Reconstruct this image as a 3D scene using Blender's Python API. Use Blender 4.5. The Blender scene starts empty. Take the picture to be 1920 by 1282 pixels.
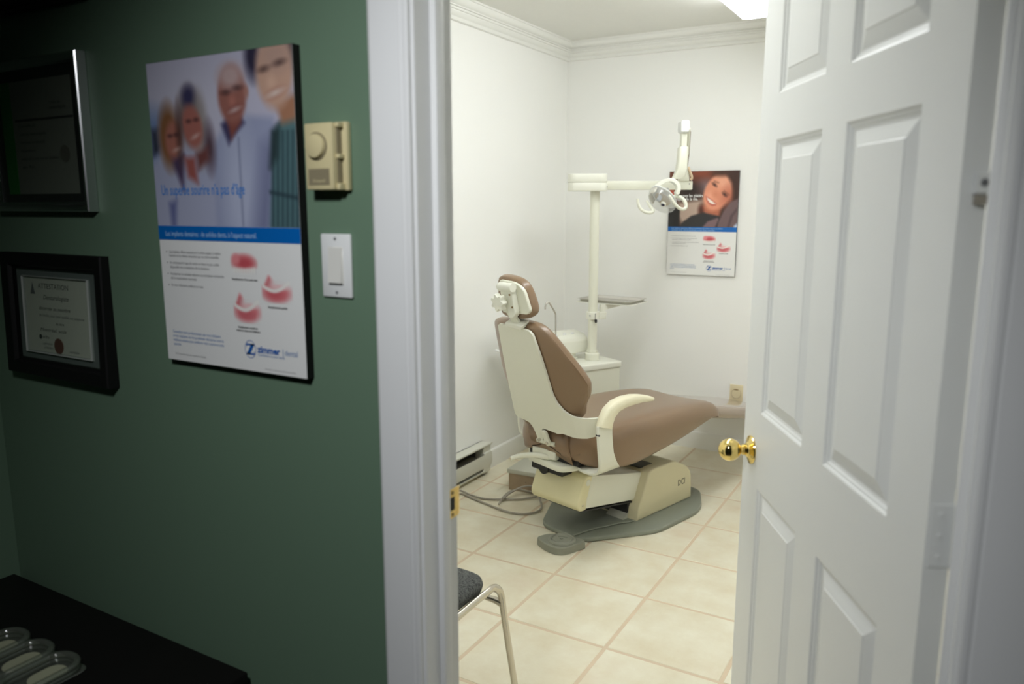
import bpy, bmesh, math, random
import numpy as np
from mathutils import Vector, Matrix
random.seed(4)
scene = bpy.context.scene
COL = scene.collection
PI = math.pi
R = math.radians

# ------------------------------------------------------------------ camera
cam_d = bpy.data.cameras.new('camera')
cam_d.sensor_width = 36.0
cam_d.lens = 36.0 * 1455.6 / 1920.0
cam_d.clip_start = 0.02
cam_d.dof.use_dof = True
cam_d.dof.focus_distance = 2.7
cam_d.dof.aperture_fstop = 2.6
cam = bpy.data.objects.new('camera', cam_d)
COL.objects.link(cam)
cam.location = (1.6955, -1.0592, 1.4552)
cam.rotation_euler = (R(90 - 9.927), 0, R(29.985))
scene.camera = cam

# ------------------------------------------------------------------ world, lamps, exposure
world = bpy.data.worlds.new('world')
scene.world = world
world.use_nodes = True
world.node_tree.nodes['Background'].inputs[0].default_value = (0.5, 0.55, 0.6, 1)
world.node_tree.nodes['Background'].inputs[1].default_value = 0.05
scene.view_settings.view_transform = 'Standard'
scene.view_settings.look = 'None'
scene.view_settings.exposure = 0.0
scene.view_settings.gamma = 1.0
scene.view_settings.use_curve_mapping = False
try:
    scene.cycles.use_denoising = True
    scene.cycles.max_bounces = 10
    scene.cycles.diffuse_bounces = 8
    scene.cycles.transparent_max_bounces = 12
    scene.cycles.sample_clamp_indirect = 6.0
except Exception:
    pass
FLUORESCENT = 16.6          # strength of the wraparound lens of the treatment-room fixture
hl = bpy.data.lights.new('hall_spot_lamp', 'SPOT')
hl.energy = 62.0
hl.color = (0.95, 0.975, 1.0)
hl.spot_size = R(95)
hl.spot_blend = 1.0
hl.shadow_soft_size = 0.09
hlo = bpy.data.objects.new('hall_spot_lamp', hl)
COL.objects.link(hlo)
hlo.location = (1.22, -1.12, 2.14)
hlo.rotation_euler = (Vector((0.90, 0.0, 0.98)) - Vector(hlo.location)).to_track_quat('-Z', 'Y').to_euler()

# ------------------------------------------------------------------ materials
def lin(c):
    return tuple((x / 12.92 if x <= 0.04045 else ((x + 0.055) / 1.055) ** 2.4) for x in c)

def s8(r, g, b):
    return lin((r / 255, g / 255, b / 255))

def mat(name, col, rough=0.5, metal=0.0, var=0.04, scale=6.0, bump=0.0, bscale=200.0, spec=0.5, coat=0.0):
    m = bpy.data.materials.new(name)
    m.use_nodes = True
    nt = m.node_tree
    b = nt.nodes['Principled BSDF']
    b.inputs['Roughness'].default_value = rough
    b.inputs['Metallic'].default_value = metal
    b.inputs['Specular IOR Level'].default_value = spec
    b.inputs['Coat Weight'].default_value = coat
    tc = nt.nodes.new('ShaderNodeTexCoord')
    if var > 0:
        nz = nt.nodes.new('ShaderNodeTexNoise')
        nz.inputs['Scale'].default_value = scale
        nz.inputs['Detail'].default_value = 4
        nt.links.new(tc.outputs['Object'], nz.inputs['Vector'])
        mx = nt.nodes.new('ShaderNodeMix')
        mx.data_type = 'RGBA'
        mx.inputs[6].default_value = (*[max(0, c * (1 - var)) for c in col], 1)
        mx.inputs[7].default_value = (*[min(1, c * (1 + var)) for c in col], 1)
        nt.links.new(nz.outputs['Fac'], mx.inputs[0])
        nt.links.new(mx.outputs[2], b.inputs['Base Color'])
    else:
        b.inputs['Base Color'].default_value = (*col, 1)
    if bump > 0:
        n2 = nt.nodes.new('ShaderNodeTexNoise')
        n2.inputs['Scale'].default_value = bscale
        n2.inputs['Detail'].default_value = 3
        nt.links.new(tc.outputs['Object'], n2.inputs['Vector'])
        bp = nt.nodes.new('ShaderNodeBump')
        bp.inputs['Strength'].default_value = bump
        bp.inputs['Distance'].default_value = 0.002
        nt.links.new(n2.outputs['Fac'], bp.inputs['Height'])
        nt.links.new(bp.outputs['Normal'], b.inputs['Normal'])
    return m

def glassy(name, tint=(1, 1, 1), refl=0.08, rough=0.03, opacity=0.0, opcol=(0.8, 0.8, 0.8)):
    """thin clear sheet: mostly transparent with a fresnel sheen"""
    m = bpy.data.materials.new(name)
    m.use_nodes = True
    nt = m.node_tree
    nt.nodes.clear()
    out = nt.nodes.new('ShaderNodeOutputMaterial')
    tr = nt.nodes.new('ShaderNodeBsdfTransparent')
    tr.inputs[0].default_value = (*tint, 1)
    gl = nt.nodes.new('ShaderNodeBsdfGlossy')
    gl.inputs['Roughness'].default_value = rough
    fr = nt.nodes.new('ShaderNodeLayerWeight')
    fr.inputs['Blend'].default_value = 0.12
    mt = nt.nodes.new('ShaderNodeMath')
    mt.operation = 'MULTIPLY_ADD'
    mt.inputs[1].default_value = 0.5
    mt.inputs[2].default_value = refl
    mt.use_clamp = True
    nt.links.new(fr.outputs['Facing'], mt.inputs[0])
    mx = nt.nodes.new('ShaderNodeMixShader')
    nt.links.new(mt.outputs[0], mx.inputs[0])
    if opacity > 0:
        df = nt.nodes.new('ShaderNodeBsdfDiffuse')
        df.inputs[0].default_value = (*opcol, 1)
        m2 = nt.nodes.new('ShaderNodeMixShader')
        m2.inputs[0].default_value = opacity
        nt.links.new(tr.outputs[0], m2.inputs[1])
        nt.links.new(df.outputs[0], m2.inputs[2])
        nt.links.new(m2.outputs[0], mx.inputs[1])
    else:
        nt.links.new(tr.outputs[0], mx.inputs[1])
    nt.links.new(gl.outputs[0], mx.inputs[2])
    nt.links.new(mx.outputs[0], out.inputs[0])
    return m

M = {}
M['white_wall'] = mat('white_wall_paint', (0.875, 0.875, 0.855), 0.75, var=0.012, scale=1.5, bump=0.08, bscale=260)
M['green_wall'] = mat('green_wall_paint', (0.142, 0.225, 0.152), 0.5, var=0.03, scale=2.0, bump=0.1, bscale=240)
M['ceiling'] = mat('ceiling_paint', (0.80, 0.80, 0.765), 0.9, var=0.02, scale=40, bump=0.3, bscale=300)
M['hall_ceiling'] = mat('hall_ceiling_paint', (0.3, 0.31, 0.3), 0.9, var=0.02)
M['hall_dark'] = mat('hall_far_wall_paint', (0.07, 0.10, 0.085), 0.7, var=0.02)
M['trim'] = mat('white_trim_paint', (0.83, 0.83, 0.80), 0.38, var=0.012, scale=3)
M['door'] = mat('white_door_paint', (0.79, 0.80, 0.785), 0.4, var=0.012, scale=3, bump=0.03, bscale=160)
M['casing'] = mat('white_casing_paint', (0.80, 0.805, 0.80), 0.42, var=0.02, scale=4)
M['grout'] = mat('beige_grout', (0.66, 0.535, 0.39), 0.9, var=0.10, scale=9, bump=0.3, bscale=180)
M['cream'] = mat('cream_enamel', (0.755, 0.755, 0.645), 0.36, var=0.015, scale=3)
M['cream_light'] = mat('light_cream_plastic', (0.79, 0.79, 0.70), 0.35, var=0.015, scale=3)
M['cream_yellow'] = mat('yellowed_cream_plastic', (0.73, 0.68, 0.43), 0.38, var=0.03, scale=5)
M['ivory'] = mat('ivory_armrest_plastic', (0.80, 0.755, 0.56), 0.3, var=0.03, scale=4)
M['housing'] = mat('beige_base_housing_enamel', (0.60, 0.55, 0.36), 0.4, var=0.025, scale=4)
M['brown'] = mat('brown_vinyl', (0.235, 0.150, 0.087), 0.33, spec=0.5, coat=0.2, var=0.04, scale=5, bump=0.10, bscale=320)
M['brown_clear'] = mat('brown_vinyl_under_clear_cover', (0.33, 0.255, 0.195), 0.2, var=0.04, scale=5, coat=0.7)
M['brown_dark'] = mat('brown_vinyl_underside', (0.22, 0.145, 0.098), 0.45, var=0.05, scale=8)
M['base_grey'] = mat('grey_green_floor_plate', (0.22, 0.235, 0.19), 0.5, var=0.07, scale=7, bump=0.05, bscale=80)
M['pedal_grey'] = mat('grey_pedal_plastic', (0.25, 0.255, 0.205), 0.55, var=0.05, scale=9)
M['black'] = mat('black_plastic', (0.012, 0.012, 0.012), 0.4, var=0.1)
M['black_wood'] = mat('black_stained_wood', (0.006, 0.005, 0.005), 0.55, var=0.3, scale=9, spec=0.2)
M['black_frame'] = mat('black_lacquer', (0.006, 0.006, 0.006), 0.5, var=0.2, spec=0.25)
M['dark_brown_frame'] = mat('dark_brown_wood', (0.02, 0.014, 0.012), 0.5, var=0.3, scale=12)
M['silver'] = mat('brushed_silver', (0.72, 0.72, 0.74), 0.22, 1.0, var=0.03, scale=30)
M['steel'] = mat('stainless_steel', (0.62, 0.60, 0.56), 0.22, 1.0, var=0.04, scale=20)
M['chrome'] = mat('aged_chrome', (0.62, 0.58, 0.50), 0.18, 1.0, var=0.12, scale=25)
M['brass'] = mat('polished_brass', (0.86, 0.66, 0.24), 0.1, 1.0, var=0.03, scale=12)
M['strike'] = mat('brass_plated_steel', (0.76, 0.55, 0.20), 0.32, 1.0, var=0.15, scale=60)
M['heater'] = mat('heater_enamel', (0.66, 0.66, 0.585), 0.4, var=0.02)
M['cavity'] = mat('dark_cavity', (0.03, 0.028, 0.024), 0.8, var=0.2)
M['fins'] = mat('dull_heater_fins', (0.30, 0.29, 0.24), 0.5, 0.3, var=0.1)
M['board'] = mat('bare_particle_board', (0.36, 0.27, 0.18), 0.8, var=0.16, scale=18, bump=0.2, bscale=90)
M['grey_top'] = mat('grey_laminate_top', (0.50, 0.50, 0.42), 0.4, var=0.02)
M['cable'] = mat('grey_cable_jacket', (0.34, 0.31, 0.255), 0.55, var=0.05)
M['thermo'] = mat('beige_thermostat_plastic', (0.64, 0.56, 0.32), 0.4, var=0.03)
M['thermo_label'] = mat('bronze_label_plate', (0.25, 0.215, 0.135), 0.4, var=0.05)
M['switch'] = mat('white_switch_plastic', (0.79, 0.80, 0.79), 0.3, var=0.01)
M['paddle'] = mat('warm_white_paddle', (0.74, 0.73, 0.68), 0.3, var=0.01)
M['outlet'] = mat('almond_outlet_plastic', (0.72, 0.63, 0.42), 0.35, var=0.02)
M['outlet_slot'] = mat('brown_slot', (0.23, 0.15, 0.06), 0.6, var=0.05)
M['paper'] = mat('poster_paper', s8(232, 232, 230), 0.45, var=0.006, scale=3)
M['band_blue'] = mat('printed_blue', s8(0, 98, 178), 0.42, var=0.01)
M['logo_blue'] = mat('printed_logo_blue', s8(20, 92, 172), 0.45, var=0.01)
M['text_blue'] = mat('printed_text_blue', s8(60, 112, 172), 0.5, var=0.01)
M['headline_blue'] = mat('printed_headline_blue', s8(30, 118, 198), 0.5, var=0.01)
M['text_grey'] = mat('printed_text_grey', s8(110, 110, 112), 0.5, var=0.01)
M['text_dark'] = mat('printed_text_dark', s8(52, 50, 52), 0.5, var=0.01)
M['text_white'] = mat('printed_text_white', s8(240, 240, 240), 0.5, var=0.01)
M['text_band'] = mat('printed_text_pale_blue', s8(170, 205, 236), 0.5, var=0.01)
M['certificate'] = mat('certificate_paper', (0.66, 0.67, 0.56), 0.6, var=0.05, scale=5)
M['certificate_grey'] = mat('grey_certificate_paper', (0.20, 0.205, 0.17), 0.6, var=0.04, scale=5)
M['mat_grey'] = mat('grey_green_mat_board', (0.17, 0.19, 0.18), 0.7, var=0.04)
M['mat_black'] = mat('black_mat_board', (0.008, 0.008, 0.008), 0.7, var=0.1)
M['print_green'] = mat('printed_green', (0.02, 0.22, 0.03), 0.5, var=0.05)
M['seal_red'] = mat('dark_red_seal', (0.17, 0.05, 0.035), 0.5, var=0.1, scale=60)
M['seal_grey'] = mat('grey_seal', (0.12, 0.11, 0.09), 0.5, var=0.1, scale=60)
M['picture_glass'] = glassy('picture_glass', (0.93, 0.95, 0.94), refl=0.05, rough=0.05)
M['lamp_shield'] = glassy('clear_lamp_shield', (0.97, 0.975, 0.975), refl=0.03, rough=0.08, opacity=0.22, opcol=(0.86, 0.87, 0.85))
M['clear_plastic'] = glassy('clear_plastic', (0.80, 0.82, 0.78), refl=0.10, rough=0.10, opacity=0.18, opcol=(0.3, 0.32, 0.27))
M['reflector'] = mat('dichroic_reflector', (0.42, 0.33, 0.19), 0.45, 0.1, var=0.12, scale=30)
M['reflector_pale'] = mat('pale_reflector_panel', (0.64, 0.60, 0.50), 0.4, 0.2, var=0.04)
M['bulb_shield'] = mat('blue_grey_bulb_shield', (0.45, 0.48, 0.56), 0.3, 0.3, var=0.05)
M['lens_blue'] = mat('dark_blue_lens', (0.03, 0.03, 0.06), 0.15, var=0.1)
M['insert'] = mat('pale_card', (0.36, 0.37, 0.25), 0.6, var=0.08)

def tile_mat():
    m = bpy.data.materials.new('cream_ceramic_tile')
    m.use_nodes = True
    nt = m.node_tree
    b = nt.nodes['Principled BSDF']
    b.inputs['Roughness'].default_value = 0.42
    geo = nt.nodes.new('ShaderNodeNewGeometry')
    oi = nt.nodes.new('ShaderNodeObjectInfo')
    add = nt.nodes.new('ShaderNodeVectorMath')
    add.operation = 'ADD'
    cmb = nt.nodes.new('ShaderNodeCombineXYZ')
    mul = nt.nodes.new('ShaderNodeMath')
    mul.operation = 'MULTIPLY'
    mul.inputs[1].default_value = 37.0
    nt.links.new(oi.outputs['Random'], mul.inputs[0])
    nt.links.new(mul.outputs[0], cmb.inputs[2])
    nt.links.new(geo.outputs['Position'], add.inputs[0])
    nt.links.new(cmb.outputs[0], add.inputs[1])
    n1 = nt.nodes.new('ShaderNodeTexNoise')
    n1.inputs['Scale'].default_value = 7.0
    n1.inputs['Detail'].default_value = 7
    n1.inputs['Roughness'].default_value = 0.62
    nt.links.new(add.outputs[0], n1.inputs['Vector'])
    cr = nt.nodes.new('ShaderNodeValToRGB')
    cr.color_ramp.elements[0].position = 0.30
    cr.color_ramp.elements[0].color = (0.70, 0.63, 0.465, 1)
    cr.color_ramp.elements[1].position = 0.68
    cr.color_ramp.elements[1].color = (0.80, 0.765, 0.62, 1)
    nt.links.new(n1.outputs['Fac'], cr.inputs[0])
    n2 = nt.nodes.new('ShaderNodeTexNoise')
    n2.inputs['Scale'].default_value = 2.6
    n2.inputs['Detail'].default_value = 5
    nt.links.new(add.outputs[0], n2.inputs['Vector'])
    c2 = nt.nodes.new('ShaderNodeValToRGB')
    c2.color_ramp.elements[0].position = 0.56
    c2.color_ramp.elements[0].color = (0, 0, 0, 1)
    c2.color_ramp.elements[1].position = 0.74
    c2.color_ramp.elements[1].color = (0.55, 0.55, 0.55, 1)
    nt.links.new(n2.outputs['Fac'], c2.inputs[0])
    mx = nt.nodes.new('ShaderNodeMix')
    mx.data_type = 'RGBA'
    mx.inputs[7].default_value = (0.66, 0.53, 0.385, 1)
    nt.links.new(c2.outputs[0], mx.inputs[0])
    nt.links.new(cr.outputs[0], mx.inputs[6])
    nt.links.new(mx.outputs[2], b.inputs['Base Color'])
    bp = nt.nodes.new('ShaderNodeBump')
    bp.inputs['Strength'].default_value = 0.12
    bp.inputs['Distance'].default_value = 0.002
    nt.links.new(n1.outputs['Fac'], bp.inputs['Height'])
    nt.links.new(bp.outputs['Normal'], b.inputs['Normal'])
    return m
M['tile'] = tile_mat()

def fabric_mat():
    m = bpy.data.materials.new('charcoal_tweed')
    m.use_nodes = True
    nt = m.node_tree
    b = nt.nodes['Principled BSDF']
    b.inputs['Roughness'].default_value = 0.95
    b.inputs['Specular IOR Level'].default_value = 0.1
    tc = nt.nodes.new('ShaderNodeTexCoord')
    mp = nt.nodes.new('ShaderNodeMapping')
    mp.inputs['Scale'].default_value = (1.0, 5.0, 1.0)
    nt.links.new(tc.outputs['Object'], mp.inputs[0])
    n = nt.nodes.new('ShaderNodeTexNoise')
    n.inputs['Scale'].default_value = 110
    n.inputs['Detail'].default_value = 2
    nt.links.new(mp.outputs[0], n.inputs['Vector'])
    n3 = nt.nodes.new('ShaderNodeTexNoise')
    n3.inputs['Scale'].default_value = 420
    nt.links.new(tc.outputs['Object'], n3.inputs['Vector'])
    av = nt.nodes.new('ShaderNodeMath')
    av.operation = 'ADD'
    nt.links.new(n.outputs['Fac'], av.inputs[0])
    nt.links.new(n3.outputs['Fac'], av.inputs[1])
    cr = nt.nodes.new('ShaderNodeValToRGB')
    cr.color_ramp.elements[0].position = 0.80
    cr.color_ramp.elements[0].color = (0.028, 0.028, 0.030, 1)
    cr.color_ramp.elements[1].position = 1.22 / 1.0 if False else 1.0
    cr.color_ramp.elements[1].color = (0.14, 0.145, 0.14, 1)
    e = cr.color_ramp.elements.new(0.92)
    e.color = (0.046, 0.047, 0.048, 1)
    nt.links.new(av.outputs[0], cr.inputs[0])
    nt.links.new(cr.outputs[0], b.inputs['Base Color'])
    bp = nt.nodes.new('ShaderNodeBump')
    bp.inputs['Strength'].default_value = 0.5
    bp.inputs['Distance'].default_value = 0.002
    nt.links.new(av.outputs[0], bp.inputs['Height'])
    nt.links.new(bp.outputs['Normal'], b.inputs['Normal'])
    return m
M['tweed'] = fabric_mat()

def emit_mat(name, col, strength):
    m = bpy.data.materials.new(name)
    m.use_nodes = True
    nt = m.node_tree
    nt.nodes.clear()
    o = nt.nodes.new('ShaderNodeOutputMaterial')
    e = nt.nodes.new('ShaderNodeEmission')
    e.inputs[0].default_value = (*col, 1)
    e.inputs[1].default_value = strength
    nt.links.new(e.outputs[0], o.inputs[0])
    return m
M['lens_glow'] = emit_mat('lit_fluorescent_lens', (0.955, 0.985, 0.985), FLUORESCENT)

def vcol_mat():
    m = bpy.data.materials.new('printed_photograph')
    m.use_nodes = True
    nt = m.node_tree
    b = nt.nodes['Principled BSDF']
    b.inputs['Roughness'].default_value = 0.42
    a = nt.nodes.new('ShaderNodeVertexColor')
    a.layer_name = 'print'
    nt.links.new(a.outputs[0], b.inputs['Base Color'])
    return m
M['photo'] = vcol_mat()

# ------------------------------------------------------------------ mesh helpers
def link(name, me, m, parent=None, smooth=40):
    o = bpy.data.objects.new(name, me)
    COL.objects.link(o)
    if m is not None:
        for mm in (m if isinstance(m, (list, tuple)) else [m]):
            me.materials.append(mm)
    if parent is not None:
        o.parent = parent
    if smooth:
        for p in me.polygons:
            p.use_smooth = True
        me.set_sharp_from_angle(angle=R(smooth))
    return o

def tag(o, label=None, cat=None, group=None, kind=None):
    if label: o['label'] = label
    if cat: o['category'] = cat
    if group: o['group'] = group
    if kind: o['kind'] = kind
    return o

def thing(name, label, cat, loc=(0, 0, 0), rz=0.0, group=None):
    o = bpy.data.objects.new(name, None)
    o.empty_display_size = 0.05
    COL.objects.link(o)
    o.location = loc
    o.rotation_euler = (0, 0, rz)
    return tag(o, label, cat, group)

class MB:
    def __init__(self):
        self.bm = bmesh.new()
    def box(self, x0, x1, y0, y1, z0, z1, bev=0.0, seg=2, mi=0, mtx=None):
        bm = self.bm
        vs = [bm.verts.new((x, y, z)) for x in (x0, x1) for y in (y0, y1) for z in (z0, z1)]
        fs = [(0, 1, 3, 2), (4, 6, 7, 5), (0, 4, 5, 1), (2, 3, 7, 6), (0, 2, 6, 4), (1, 5, 7, 3)]
        faces = [bm.faces.new([vs[i] for i in f]) for f in fs]
        for f in faces: f.material_index = mi
        allv = set(vs)
        if bev > 0:
            es = list({e for f in faces for e in f.edges})
            r = bmesh.ops.bevel(bm, geom=es, offset=bev, segments=seg, profile=0.5, affect='EDGES')
            allv = {v for v in allv if v.is_valid} | set(r['verts'])
            for f in r['faces']: f.material_index = mi
        if mtx is not None:
            bmesh.ops.transform(bm, matrix=mtx, verts=list(allv))
        return self
    def prism(self, pts, a, b, axis='y', bev=0.0, seg=2, mtx=None, mi=0):
        """pts: 2D polygon; extruded from a to b along axis. axis x: pts=(y,z); y: (x,z); z: (x,y)"""
        bm = self.bm
        def P(p, t):
            return {'x': (t, p[0], p[1]), 'y': (p[0], t, p[1]), 'z': (p[0], p[1], t)}[axis]
        va = [bm.verts.new(P(p, a)) for p in pts]
        vb = [bm.verts.new(P(p, b)) for p in pts]
        n = len(pts)
        fs = [bm.faces.new(va[::-1]), bm.faces.new(vb)]
        for i in range(n):
            fs.append(bm.faces.new((va[i], va[(i + 1) % n], vb[(i + 1) % n], vb[i])))
        bmesh.ops.recalc_face_normals(bm, faces=fs)
        for f in fs: f.material_index = mi
        vset = set(va + vb)
        if bev > 0:
            es = list({e for f in fs[:2] for e in f.edges})
            r = bmesh.ops.bevel(bm, geom=es, offset=bev, segments=seg, profile=0.5, affect='EDGES')
            vset = {v for v in vset if v.is_valid} | set(r['verts'])
        if mtx is not None:
            bmesh.ops.transform(bm, matrix=mtx, verts=[v for v in vset if v.is_valid])
        return self
    def loft(self, secs, cap=True, closed=True, loop=False):
        bm = self.bm
        rows = [[bm.verts.new(p) for p in s] for s in secs]
        n = len(rows[0])
        fs = []
        k = len(rows)
        for i in range(k if loop else k - 1):
            a, b = rows[i], rows[(i + 1) % k]
            for j in range(n if closed else n - 1):
                fs.append(bm.faces.new((a[j], a[(j + 1) % n], b[(j + 1) % n], b[j])))
        if cap and closed and not loop:
            fs.append(bm.faces.new(rows[0][::-1]))
            fs.append(bm.faces.new(rows[-1]))
        bmesh.ops.recalc_face_normals(bm, faces=fs)
        return self
    def tube(self, path, r, seg=12, closed=False, smooth=0, ry=None):
        pts = [Vector(p) for p in path]
        if smooth: pts = catmull(pts, smooth, closed)
        n = len(pts)
        rr = r if isinstance(r, (list, tuple)) else None
        def rad(i):
            if rr is None: return r
            t = i / (n - 1) * (len(rr) - 1)
            k = min(int(t), len(rr) - 2)
            return rr[k] + (rr[k + 1] - rr[k]) * (t - k)
        tan = []
        for i in range(n):
            a = pts[(i - 1) % n] if (closed or i > 0) else pts[i]
            b = pts[(i + 1) % n] if (closed or i < n - 1) else pts[i]
            tan.append((b - a).normalized())
        up = Vector((0, 0, 1)) if abs(tan[0].z) < 0.9 else Vector((0, 1, 0))
        nrm = (up - tan[0] * up.dot(tan[0])).normalized()
        secs = []
        for i in range(n):
            t = tan[i]
            nrm = (nrm - t * nrm.dot(t)).normalized()
            bn = t.cross(nrm)
            ra = rad(i)
            rb = ra if ry is None else ra * ry
            secs.append([tuple(pts[i] + nrm * math.cos(2 * PI * k / seg) * ra + bn * math.sin(2 * PI * k / seg) * rb) for k in range(seg)])
        self.loft(secs, cap=True, loop=closed)
        return self
    def cyl(self, p0, p1, r, seg=24, r1=None):
        p0, p1 = Vector(p0), Vector(p1)
        t = (p1 - p0).normalized()
        up = Vector((0, 0, 1)) if abs(t.z) < 0.9 else Vector((0, 1, 0))
        a = (up - t * up.dot(t)).normalized()
        b = t.cross(a)
        r1 = r if r1 is None else r1
        ring = lambda c, q: [tuple(c + a * math.cos(2 * PI * k / seg) * q + b * math.sin(2 * PI * k / seg) * q) for k in range(seg)]
        return self.loft([ring(p0, r), ring(p1, r1)])
    def lathe(self, prof, origin=(0, 0, 0), axis=(0, 0, 1), seg=32):
        """prof: (radius, height) list along axis"""
        o = Vector(origin)
        t = Vector(axis).normalized()
        up = Vector((0, 0, 1)) if abs(t.z) < 0.9 else Vector((1, 0, 0))
        a = (up - t * up.dot(t)).normalized()
        b = t.cross(a)
        secs = [[tuple(o + t * h + (a * math.cos(2 * PI * k / seg) + b * math.sin(2 * PI * k / seg)) * max(r, 1e-5)) for k in range(seg)] for r, h in prof]
        return self.loft(secs)
    def mirror_x(self):
        bmesh.ops.transform(self.bm, matrix=Matrix.Scale(-1, 4, (1, 0, 0)), verts=self.bm.verts)
        bmesh.ops.reverse_faces(self.bm, faces=self.bm.faces)
        return self
    def build(self, name, m, parent=None, smooth=40, bev=0, seg=2, sub=0):
        me = bpy.data.meshes.new(name)
        self.bm.to_mesh(me)
        self.bm.free()
        o = link(name, me, m, parent, smooth)
        if bev:
            md = o.modifiers.new('bevel', 'BEVEL')
            md.width = bev
            md.segments = seg
            md.limit_method = 'ANGLE'
            md.angle_limit = R(35)
        if sub:
            md = o.modifiers.new('subdivision', 'SUBSURF')
            md.levels = sub
            md.render_levels = sub
        return o

def catmull(pts, k=6, closed=False):
    out = []
    n = len(pts)
    segs = n if closed else n - 1
    for i in range(segs):
        p1, p2 = pts[i], pts[(i + 1) % n]
        p0 = pts[(i - 1) % n] if (closed or i > 0) else p1 * 2 - p2
        p3 = pts[(i + 2) % n] if (closed or i + 2 < n) else p2 * 2 - p1
        for j in range(k):
            t = j / k
            out.append(0.5 * ((2 * p1) + (p2 - p0) * t + (2 * p0 - 5 * p1 + 4 * p2 - p3) * t * t + (3 * p1 - p0 - 3 * p2 + p3) * t ** 3))
    if not closed: out.append(pts[-1].copy())
    return out

def smooth2(pts, k=4, closed=True):
    return [(v.x, v.y) for v in catmull([Vector((p[0], p[1], 0)) for p in pts], k, closed)]

def rrect(x0, x1, y0, y1, r, k=5):
    out = []
    for cx, cy, a0 in ((x1 - r, y1 - r, 0), (x0 + r, y1 - r, 90), (x0 + r, y0 + r, 180), (x1 - r, y0 + r, 270)):
        for i in range(k + 1):
            a = R(a0 + 90 * i / k)
            out.append((cx + r * math.cos(a), cy + r * math.sin(a)))
    return out

def round_poly(pts, r, k=5):
    """round every corner of a 2D polygon; r a number or one per corner"""
    n = len(pts)
    out = []
    for i in range(n):
        p = Vector(pts[i]); a = Vector(pts[i - 1]); b = Vector(pts[(i + 1) % n])
        ri = r[i] if isinstance(r, (list, tuple)) else r
        da, db = (a - p), (b - p)
        ri = min(ri, da.length * 0.48, db.length * 0.48)
        if ri <= 0:
            out.append(tuple(p)); continue
        q0 = p + da.normalized() * ri
        q1 = p + db.normalized() * ri
        for j in range(k + 1):
            t = j / k
            q = q0 * (1 - t) ** 2 + p * 2 * t * (1 - t) + q1 * t * t
            out.append((q.x, q.y))
    return out

def sweep_profile(prof, p0, p1, inward, m0=0.0, m1=0.0):
    """prof: (distance from wall, z) closed polygon swept from p0 to p1 (x,y); inward = unit normal into the room;
    m0/m1 shorten by that factor times the distance (mitre)"""
    p0, p1, nrm = Vector(p0), Vector(p1), Vector(inward)
    d = (p1 - p0).normalized()
    mb = MB()
    secs = []
    for p, s, mm in ((p0, 1, m0), (p1, -1, m1)):
        sec = []
        for dist, z in prof:
            q = p + nrm * dist + d * (s * mm * dist)
            sec.append((q.x, q.y, z))
        secs.append(sec)
    mb.loft(secs)
    return mb

# ------------------------------------------------------------------ text
def text_mesh(name, s, size, m, parent, mtx, width=None, align='LEFT', bold=0.0, shear=0.0, space=1.0, sx=1.0):
    c = bpy.data.curves.new(name, 'FONT')
    c.body = s
    c.size = size
    c.align_x = align
    c.offset = bold
    c.shear = shear
    c.space_line = space
    c.resolution_u = 2
    o = bpy.data.objects.new(name, c)
    COL.objects.link(o)
    dg = bpy.context.evaluated_depsgraph_get()
    me = bpy.data.meshes.new_from_object(o.evaluated_get(dg))
    bpy.data.objects.remove(o)
    bpy.data.curves.remove(c)
    if width:
        xs = [v.co.x for v in me.vertices]
        sx = width / (max(xs) - min(xs))
    me.transform(Matrix.Diagonal((sx, 1, 1, 1)))
    me.transform(mtx)
    me.materials.clear()
    return link(name, me, m, parent, smooth=0)

def face_mtx(x, y, z):
    """text lying on a wall that faces -Y: text x -> world x, text y -> world z"""
    return Matrix.Translation((x, y, z)) @ Matrix.Rotation(R(90), 4, 'X')

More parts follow.
